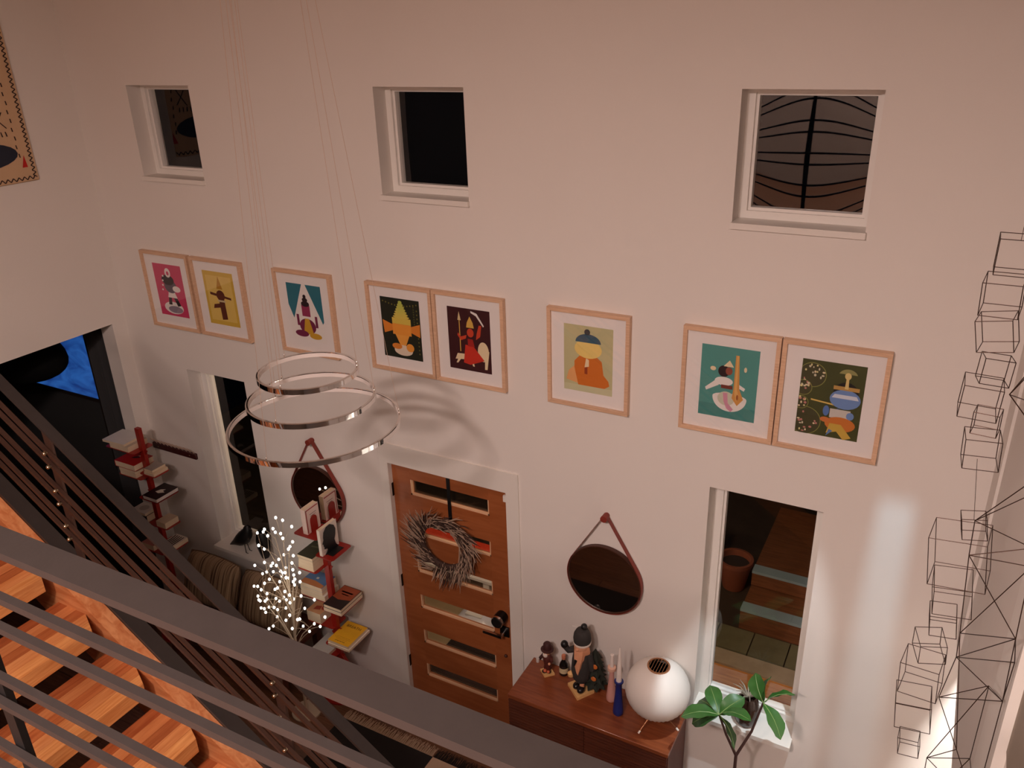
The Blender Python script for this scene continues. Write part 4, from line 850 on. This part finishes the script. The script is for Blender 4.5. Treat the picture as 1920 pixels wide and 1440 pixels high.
st_ = MB(O).tube([(2.06, -.32, .26), (2.058, -.31, .6), fork], [.012, .010, .009], 8).tube([fork, fork.lerp(lt, .5)+Vector((-.008, 0, .0)), lt], [.0085, .007, .006], 8).tube([fork, fork.lerp(rt_, .5)+Vector((.012, 0, -.01)), rt_], [.0085, .007, .006], 8).build('stem', m_stem, p)
def leaf(base, tip, w, arch, mat, twist=0):
    base, tip = Vector(base), Vector(tip); d = tip-base; ln = d.length; d.normalize()
    up = Vector((0, 0, 1)); sd = d.cross(up)
    if sd.length < .2: sd = Vector((1, 0, 0))
    sd.normalize(); nn = sd.cross(d).normalized()
    sd = (sd*math.cos(twist)+nn*math.sin(twist)).normalized(); nn = sd.cross(d).normalized()
    vs = []; M = 9
    for i in range(M+1):
        t = i/M; wd = w*(math.sin(math.pi*min(1, t**.85*.97+.015))**.8)*(.45+.75*t)*(1 if i < M else .15)
        c = base+d*ln*t+nn*arch*math.sin(math.pi*t)
        for k in (-1, -.5, 0, .5, 1):
            vs.append(c+sd*wd*k+nn*(abs(k)*.18*wd+(.005*math.sin(i*1.7+k*3) if abs(k) == 1 else 0)))
    m = MB(O); m.smooth = True
    m.add(vs, [(i*5+k, i*5+k+1, (i+1)*5+k+1, (i+1)*5+k) for i in range(M) for k in range(4)])
    lf = m.build('leaf', mat, p)
    MB(O).tube([base+d*ln*t+nn*(arch*math.sin(math.pi*t)+.001) for t in (0, .25, .5, .75, .95)], [.0028, .0025, .002, .0015, .0008], 5).build('midrib', m_vein, lf)
leaf(lt, (1.748, -.38, 1.135), 0.0640, .03, m_leaf); leaf(lt, (1.80, -.2, 1.12), 0.0640, .03, m_leaf2, .3); leaf(lt, (1.84, -.14, 1.2), 0.0576, .02, m_leaf, .2)
leaf(lt, (2.05, -.2, 1.25), 0.0640, .02, m_leaf, -.3); leaf(lt, (2.13, -.40, 1.30), 0.0576, .03, m_leaf); leaf(lt, (2.06, -.40, 1.06), 0.0410, .02, m_leaf2, .5); leaf(lt, (1.80, -.33, 1.06), 0.0576, .03, m_leaf2, .5)
leaf(rt_, (2.085, -.15, 1.40), 0.0640, .015, m_leaf, .9); leaf(rt_, (2.31, -.2, 1.385), 0.0576, .02, m_leaf, .5); leaf(rt_, (2.285, -.36, 1.2), 0.0640, .02, m_leaf, .2); leaf(rt_, (2.17, -.16, 1.42), 0.0512, .015, m_leaf2, 1.2)
v = thing('dark_vase', 'glossy dark brown ribbed vase on the right window sill', 'vase', (2.035, .01, .873)); O = Vector(v.location)
vs = []; N_ = 40; pf = [(.001, 0), (.05, 0), (.062, .02), (.07, .07), (.069, .12), (.06, .17), (.048, .195), (.043, .2), (.038, .195), (.04, .15), (.001, .12)]
for r, hh in pf:
    for k in range(N_): vs.append((2.035+r*(1+.02*(k % 2))*math.cos(2*math.pi*k/N_), .01+r*(1+.02*(k % 2))*math.sin(2*math.pi*k/N_), .873+hh))
m = MB(O); m.smooth = True; m.add(vs, [(i*N_+k, i*N_+(k+1) % N_, (i+1)*N_+(k+1) % N_, (i+1)*N_+k) for i in range(len(pf)-1) for k in range(N_)]).build('body', pm('brown_glaze', (52, 34, 26), .12), v)
MB(O).tube([(2.035+.046*math.cos(a*.3142*2), .01+.046*math.sin(a*.3142*2), 1.07) for a in range(11)], .003, 6, False).build('rim', pm('brown_glaze', (52, 34, 26), .12), v)
a_ = thing('air_plant', 'small spiky grey air plant sitting in the dark vase mouth', 'plant', (2.035, .01, 1.06)); O = Vector(a_.location)
for k in range(15):
    an = 2*math.pi*k/15+.2*(k % 3); ln = .075+.02*(k % 4)/3; e = Vector((math.cos(an)*ln, math.sin(an)*ln, .035+.03*(k % 2))); b0 = Vector((2.035, .01, 1.062))
    MB(O).tube([b0, b0+e*.55+Vector((0, 0, .02)), b0+e], [.006, .0045, .0008], 5).build('leaf', pm('air_leaf', (146, 138, 122), .8), a_)

# ------------------------------------------------------------------ rug
r = thing('checked_rug', 'black and tan checked rug with fringe before the door', 'rug', (.02, -.8, .0)); O = Vector(r.location)
m_rb = pm('rug_black', (34, 28, 26), .95, var=.3, scale=160, bump=.6, bscale=400); m_rt = pm('rug_tan', (208, 178, 150), .95, var=.15, scale=160, bump=.6, bscale=400)
for i in range(2):
    for j in range(2):
        x0, y1 = -.79+.81*i, -.43-.75*j
        MB(O).box(x0+.001, x0+.809, y1-.749, y1, .001, .011).build('check', m_rb if (i+j) % 2 == 0 else m_rt, r)
    m = MB(O); random.seed(21+i); x0 = -.79+.81*i
    for k in range(120):
        xx = x0+.006+k*.0067; m.tube([(xx, -.43, .008), (xx+random.uniform(-.006, .006), -.38, .007), (xx+random.uniform(-.01, .01), -.345+random.uniform(-.01, .015), .004)], [.0026, .0026, .0012], 4)
    m.build('fringe', m_rt if i == 0 else m_rb, r, kind='stuff')

# ------------------------------------------------------------------ wire sculptures by the right wall
CUBES = [(2.837, 4.046, .109, 0), (2.821, 3.918, .107, 2), (2.828, 3.799, .102, 12), (2.845, 3.673, .084, -4), (2.821, 3.571, .112, -2), (2.853, 3.491, .075, 1), (2.855, 3.388, .105, 3), (2.884, 3.097, .076, 10), (2.862, 2.969, .178, 8), (2.865, 2.809, .124, 8), (2.855, 2.68, .088, 8), (2.832, 2.552, .093, 20), (2.824, 2.415, .132, 4), (2.82, 2.245, .124, 6), (2.832, 2.063, .073, 8)]
w = thing('wire_cube_mobile', 'tall hanging mobile of thin open wire cubes', 'mobile', (2.84, -1.0, 5.8)); O = Vector(w.location)
MB(O).tube([(2.84, -1.0, 5.8), (2.838, -1.0, 4.09)], .0009, 5).tube([(2.85, -1, 3.35), (2.88, -1, 3.12)], .0009, 5).build('hanging_wire', m_wire, w)
random.seed(9)
for x, z, s_, rt in CUBES:
    h = s_/2; rot = Matrix.Rotation(math.radians(-rt), 3, 'Y') @ Matrix.Rotation(math.radians(random.uniform(-9, 9)), 3, 'Z') @ Matrix.Rotation(math.radians(random.uniform(-7, 7)), 3, 'X')
    cs = [Vector((x, -1.0, z))+rot @ Vector((a*h, b*h, c*h)) for a in (-1, 1) for b in (-1, 1) for c in (-1, 1)]
    mb = MB(O)
    for i in range(8):
        for j in range(i+1, 8):
            if bin(i ^ j).count('1') == 1: mb.tube([cs[i], cs[j]], .0014, 5)
    mb.build('wire_cube', m_wire, w)
ND = {'A': (2.827, -1.900, 3.953), 'A1': (2.902, -1.850, 4.072), 'A2': (2.96, -1.600, 3.807), 'A3': (2.894, -1.700, 3.992), 'B': (2.824, -1.800, 3.568), 'B1': (2.947, -1.900, 3.811), 'B2': (2.965, -1.600, 3.582), 'B3': (2.962, -1.750, 3.497), 'C': (2.832, -1.750, 3.436), 'D': (2.852, -1.750, 3.190), 'E': (2.948, -1.950, 3.362), 'F': (2.861, -1.700, 3.071), 'G': (2.966, -1.900, 3.257), 'H': (2.842, -1.700, 2.916), 'I': (2.963, -1.900, 3.131), 'K': (2.966, -1.600, 2.926), 'J': (2.847, -1.700, 2.681), 'L': (2.898, -1.850, 2.886), 'M': (2.966, -1.600, 2.638), 'N': (2.962, -1.800, 3.474), 'O': (2.964, -1.900, 2.760), 'P': (2.850, -1.750, 2.514), 'T': (2.9, -1.75, 4.35)}
ED = 'A-A1 A-A2 A-A3 A1-A2 A1-T A3-T A2-T A3-B1 A-B1 A2-B2 B-B1 B-B2 B-B3 B1-B2 B2-B3 B1-B3 C-B3 C-N C-E C-D B-C D-N D-E D-F N-E F-G F-I F-E D-L E-G G-I E-I H-K H-I H-L F-H K-I J-K J-M J-L J-O K-M I-O L-O J-P M-O M-P'.split()
w = thing('wire_truss_mobile', 'angular hanging sculpture of crossing straight wires at the right edge', 'mobile', (2.9, -1.75, 5.8)); O = Vector(w.location)
MB(O).tube([(2.9, -1.75, 5.8), ND['T']], .0009, 5).build('hanging_wire', m_wire, w)
for e in ED:
    a, b = e.split('-'); MB(O).tube([ND[a], ND[b]], .0013, 5).build('strut', m_wire, w)

# ------------------------------------------------------------------ den behind the opening
s = thing('projection_screen', 'glowing deep blue screen on the dark den wall', 'screen', (-4.0, -.04, 1.97)); O = Vector(s.location)
def bluemat():
    m, nt, b = _base('screen_blue'); N = nt.nodes.new; L = nt.links.new
    no = N('ShaderNodeTexNoise'); no.inputs['Scale'].default_value = 5; no.inputs['Detail'].default_value = 7; no.inputs['Distortion'].default_value = 1.2
    cr = N('ShaderNodeValToRGB'); cr.color_ramp.elements[0].position = .35; cr.color_ramp.elements[1].position = .7
    cr.color_ramp.elements[0].color = (*s2l((22, 52, 120)), 1); cr.color_ramp.elements[1].color = (*s2l((44, 96, 172)), 1)
    L(no.outputs[0], cr.inputs[0]); L(cr.outputs[0], b.inputs['Emission Color']); b.inputs['Emission Strength'].default_value = .75; b.inputs['Base Color'].default_value = (.01, .01, .02, 1); return m
MB(O).box(-4.7, -3.395, -.045, -.03, 1.972, 2.66).build('panel', bluemat(), s)
MB(O).box(-3.395, -3.34, -.05, 0, 1.3, 2.72).box(-4.7, -3.395, -.05, 0, 1.94, 1.97).build('frame', pm('dark_brown_trim', (30, 20, 17), .6), s)
c = thing('dark_curtain', 'charcoal curtain hanging in folds beside the blue screen', 'curtain', (-3.2, -.06, 0)); O = Vector(c.location)
n = 40; fr_, bk_ = [], []
for i in range(n+1):
    x = -3.335+.24*i/n; y = -.07+.022*math.sin(i*1.1); fr_.append((x, y)); bk_.append((x, y+.006))
MB(O).prism(fr_+bk_[::-1], .03, 2.7, 'XY').build('cloth', m_curt, c)
MB(O).tube([(-3.4, -.07, 2.71), (-3.05, -.07, 2.71)], .01, 8).build('rod', m_black, c)
d = thing('dome_pendant', 'large black rounded pendant shade in the dark den', 'pendant lamp', (-3.76, -.45, 2.73)); O = Vector(d.location)
pf = [(.001, 2.25)]+[(.7*math.cos(math.radians(t)), 2.46+(.205 if t < 0 else .24)*math.sin(math.radians(t))) for t in range(-80, 86, 10)]+[(.03, 2.71)]
MB(O).lathe(pf, (-3.8, -.45, 0), 40, 'Z', .92, .42).build('shade', pm('matt_black', (10, 10, 10), .9, spec=.1), d)
MB(O).tube([(-3.76, -.45, 2.69), (-3.76, -.45, 2.735)], .012, 8).build('stem', m_black, d)

# ------------------------------------------------------------------ outdoors, by night
mb = MB((0, 3.5, -.15)); mb.box(-6, 6, WT, 8, -.3, -.16); g = mb.build('ground', pm('dark_soil', (58, 46, 34), .95, var=.3, scale=6, bump=.5, bscale=30)); struct(g)
mb = MB((0, 5.4, -.15)); mb.box(-6, 6, 5.4, 5.5, -.2, 1.9); struct(mb.build('wall_garden', pm('garden_fence', (62, 46, 32), .9, var=.2, scale=4)))
pd = thing('garden_paving', 'grey-green square paving slabs outside the right window', 'paving', (1.8, 2.1, -.16)); O = Vector(pd.location)
pav = MB().box(-.145, .145, -.145, .145, 0, .03).mesh('slab', pm('paving_stone', (112, 108, 78), .9, var=.25, scale=10, rnd=.15))
for i in range(7):
    for j in range(3):
        if j == 0 or (j == 1 and i == 0): inst('slab', pav, pd, Vector((.95+.3*i, 1.88+.3*j, -.16))-O)
e = thing('deck_edge', 'orange timber deck edge with a stone kerb outside the right window', 'deck', (1.9, 1.4, -.16)); O = Vector(e.location)
MB(O).box(.7, 3.0, 1.14, 1.33, -.16, -.135).build('board', wood('deck_wood', (206, 134, 66), (228, 160, 88), 'X', 4, .6, .1), e)
MB(O).box(.7, 3.0, 1.335, 1.525, -.16, -.13).build('board', wood('deck_wood', (206, 134, 66), (228, 160, 88), 'X', 4, .6, .1), e)
MB(O).box(.7, 3.0, 1.53, 1.7, -.16, -.115).build('kerb', pm('kerb_stone', (180, 164, 138), .9, var=.2), e)
sp = thing('garden_steps', 'brown timber garden steps with pale nosings outside the right window', 'steps', (2.4, 2.9, -.16)); O = Vector(sp.location)
m_gs = wood('step_wood', (112, 66, 36), (138, 84, 48), 'X', 4, .7, .1)
for k, (y0, z0) in enumerate(((2.07, .05), (2.44, .2))):
    s_ = MB(O).box(1.55, 3.3, y0+.0, y0+1.2, -.16 if k == 0 else .05, z0-.02).build('step', m_gs, sp)
    MB(O).box(1.55, 3.3, y0-.01, y0+.1, z0-.02, z0+.005).build('nosing', pm('nosing_metal', (150, 172, 178), .5), s_)
tc = pm('terracotta', (140, 74, 48), .8, var=.15)
for i, (x, y, lab) in enumerate(((1.0, 2.95, 'terracotta pot farther left outside the right window'), (1.36, 2.62, 'terracotta pot close beside the garden steps outside'))):
    p = thing('terracotta_pot', lab, 'plant pot', (x, y, -.15), 'terracotta pots outside'); O = Vector(p.location)
    MB(O).lathe([(.001, -.15), (.1, -.15), (.15, .12), (.16, .12), (.16, .16), (.135, .16), (.13, .1), (.001, .08)], (x, y, 0), 24).build('pot', tc, p)
    MB(O).lathe([(.001, .105), (.131, .1)], (x, y, 0), 24, cap=False).build('soil', pm('soil', (44, 32, 26), .95), p)
p = thing('door_mat', 'dark ribbed door mat outside the front door', 'door mat', (-.2, .55, -.05)); O = Vector(p.location)
mb = MB((0, .75, -.05)); mb.box(-2.2, .85, WT, 1.5, -.16, -.05); struct(mb.build('floor_porch', pm('porch_concrete', (150, 128, 96), .9, var=.12, scale=4)))
MB(O).box(-.55, .35, .26, .82, -.05, -.04).build('backing', m_black, p)
m = MB(O)
for k in range(36): m.box(-.54, .34, .27+k*.015, .279+k*.015, -.04, -.03)
m.build('ribs', pm('mat_fibre', (52, 36, 30), .95), p, kind='stuff')
p = thing('parcel', 'crumpled white plastic parcel on the porch', 'parcel', (-.45, 1.0, -.05)); O = Vector(p.location); random.seed(4)
vs = []
for j in range(7):
    for i in range(9):
        u, v_ = i/8, j/6; hgt = .09*(math.sin(math.pi*u)*math.sin(math.pi*v_))**.5+random.uniform(0, .012)
        vs.append((-.66+.44*u, .87+.3*v_, -.05+.002+hgt))
m = MB(O); m.smooth = True; m.add(vs, [(j*9+i, j*9+i+1, (j+1)*9+i+1, (j+1)*9+i) for j in range(6) for i in range(8)]).build('wrap', pm('white_plastic', (216, 214, 220), .25), p)
MB(O).box(-.56, -.40, .96, 1.06, .03, .047).build('label_sheet', m_trim, p)
p = thing('porch_bench', 'white slatted porch bench with an orange-red cushion', 'bench', (-1.2, 1.4, -.16)); O = Vector(p.location)
for y in (1.22, 1.31, 1.40): MB(O).box(-2.1, -.4, y, y+.08, .20, .225).build('slat', m_trim, p)
for x in (-2.0, -.5):
    for y in (1.26, 1.48): MB(O).box(x-.03, x+.03, y-.03, y+.03, -.16, .2).build('leg', m_trim, p)
MB(O).box(-2.1, -.4, 1.44, 1.60, .226, .34, .02).build('cushion', pm('orange_red_cloth', (226, 66, 34), .8), p)
for lx, pw, lab in ((.95, 34, 'small black porch lantern right of the door outside'), (-.85, 30, 'added black porch lantern left of the door, lighting the bench')):  # left lantern is added to brighten the porch and its red cushion
    p = thing('porch_lantern', lab, 'lantern', (lx, .22, 2.15), 'porch lanterns'); O = Vector(p.location)
    MB(O).box(lx-.05, lx+.05, .22, .235, 2.05, 2.25).build('back_plate', m_black, p)
    MB(O).box(lx-.03, lx+.03, .235, .33, 2.22, 2.24).build('hood', m_black, p)
    MB(O).lathe([(.001, 2.12), (.028, 2.12), (.028, 2.21), (.001, 2.21)], (lx, .29, 0), 14).build('glow_tube', pm('lantern_glow', (255, 214, 160), .5, emit=10), p)
    ld = bpy.data.lights.new('porch', 'POINT'); ld.energy = pw; ld.color = (1, .74, .52); ld.shadow_soft_size = .04
    lo = bpy.data.objects.new('porch_light', ld); C.objects.link(lo); lo.parent = p; lo.location = (0.05, .16, .0)
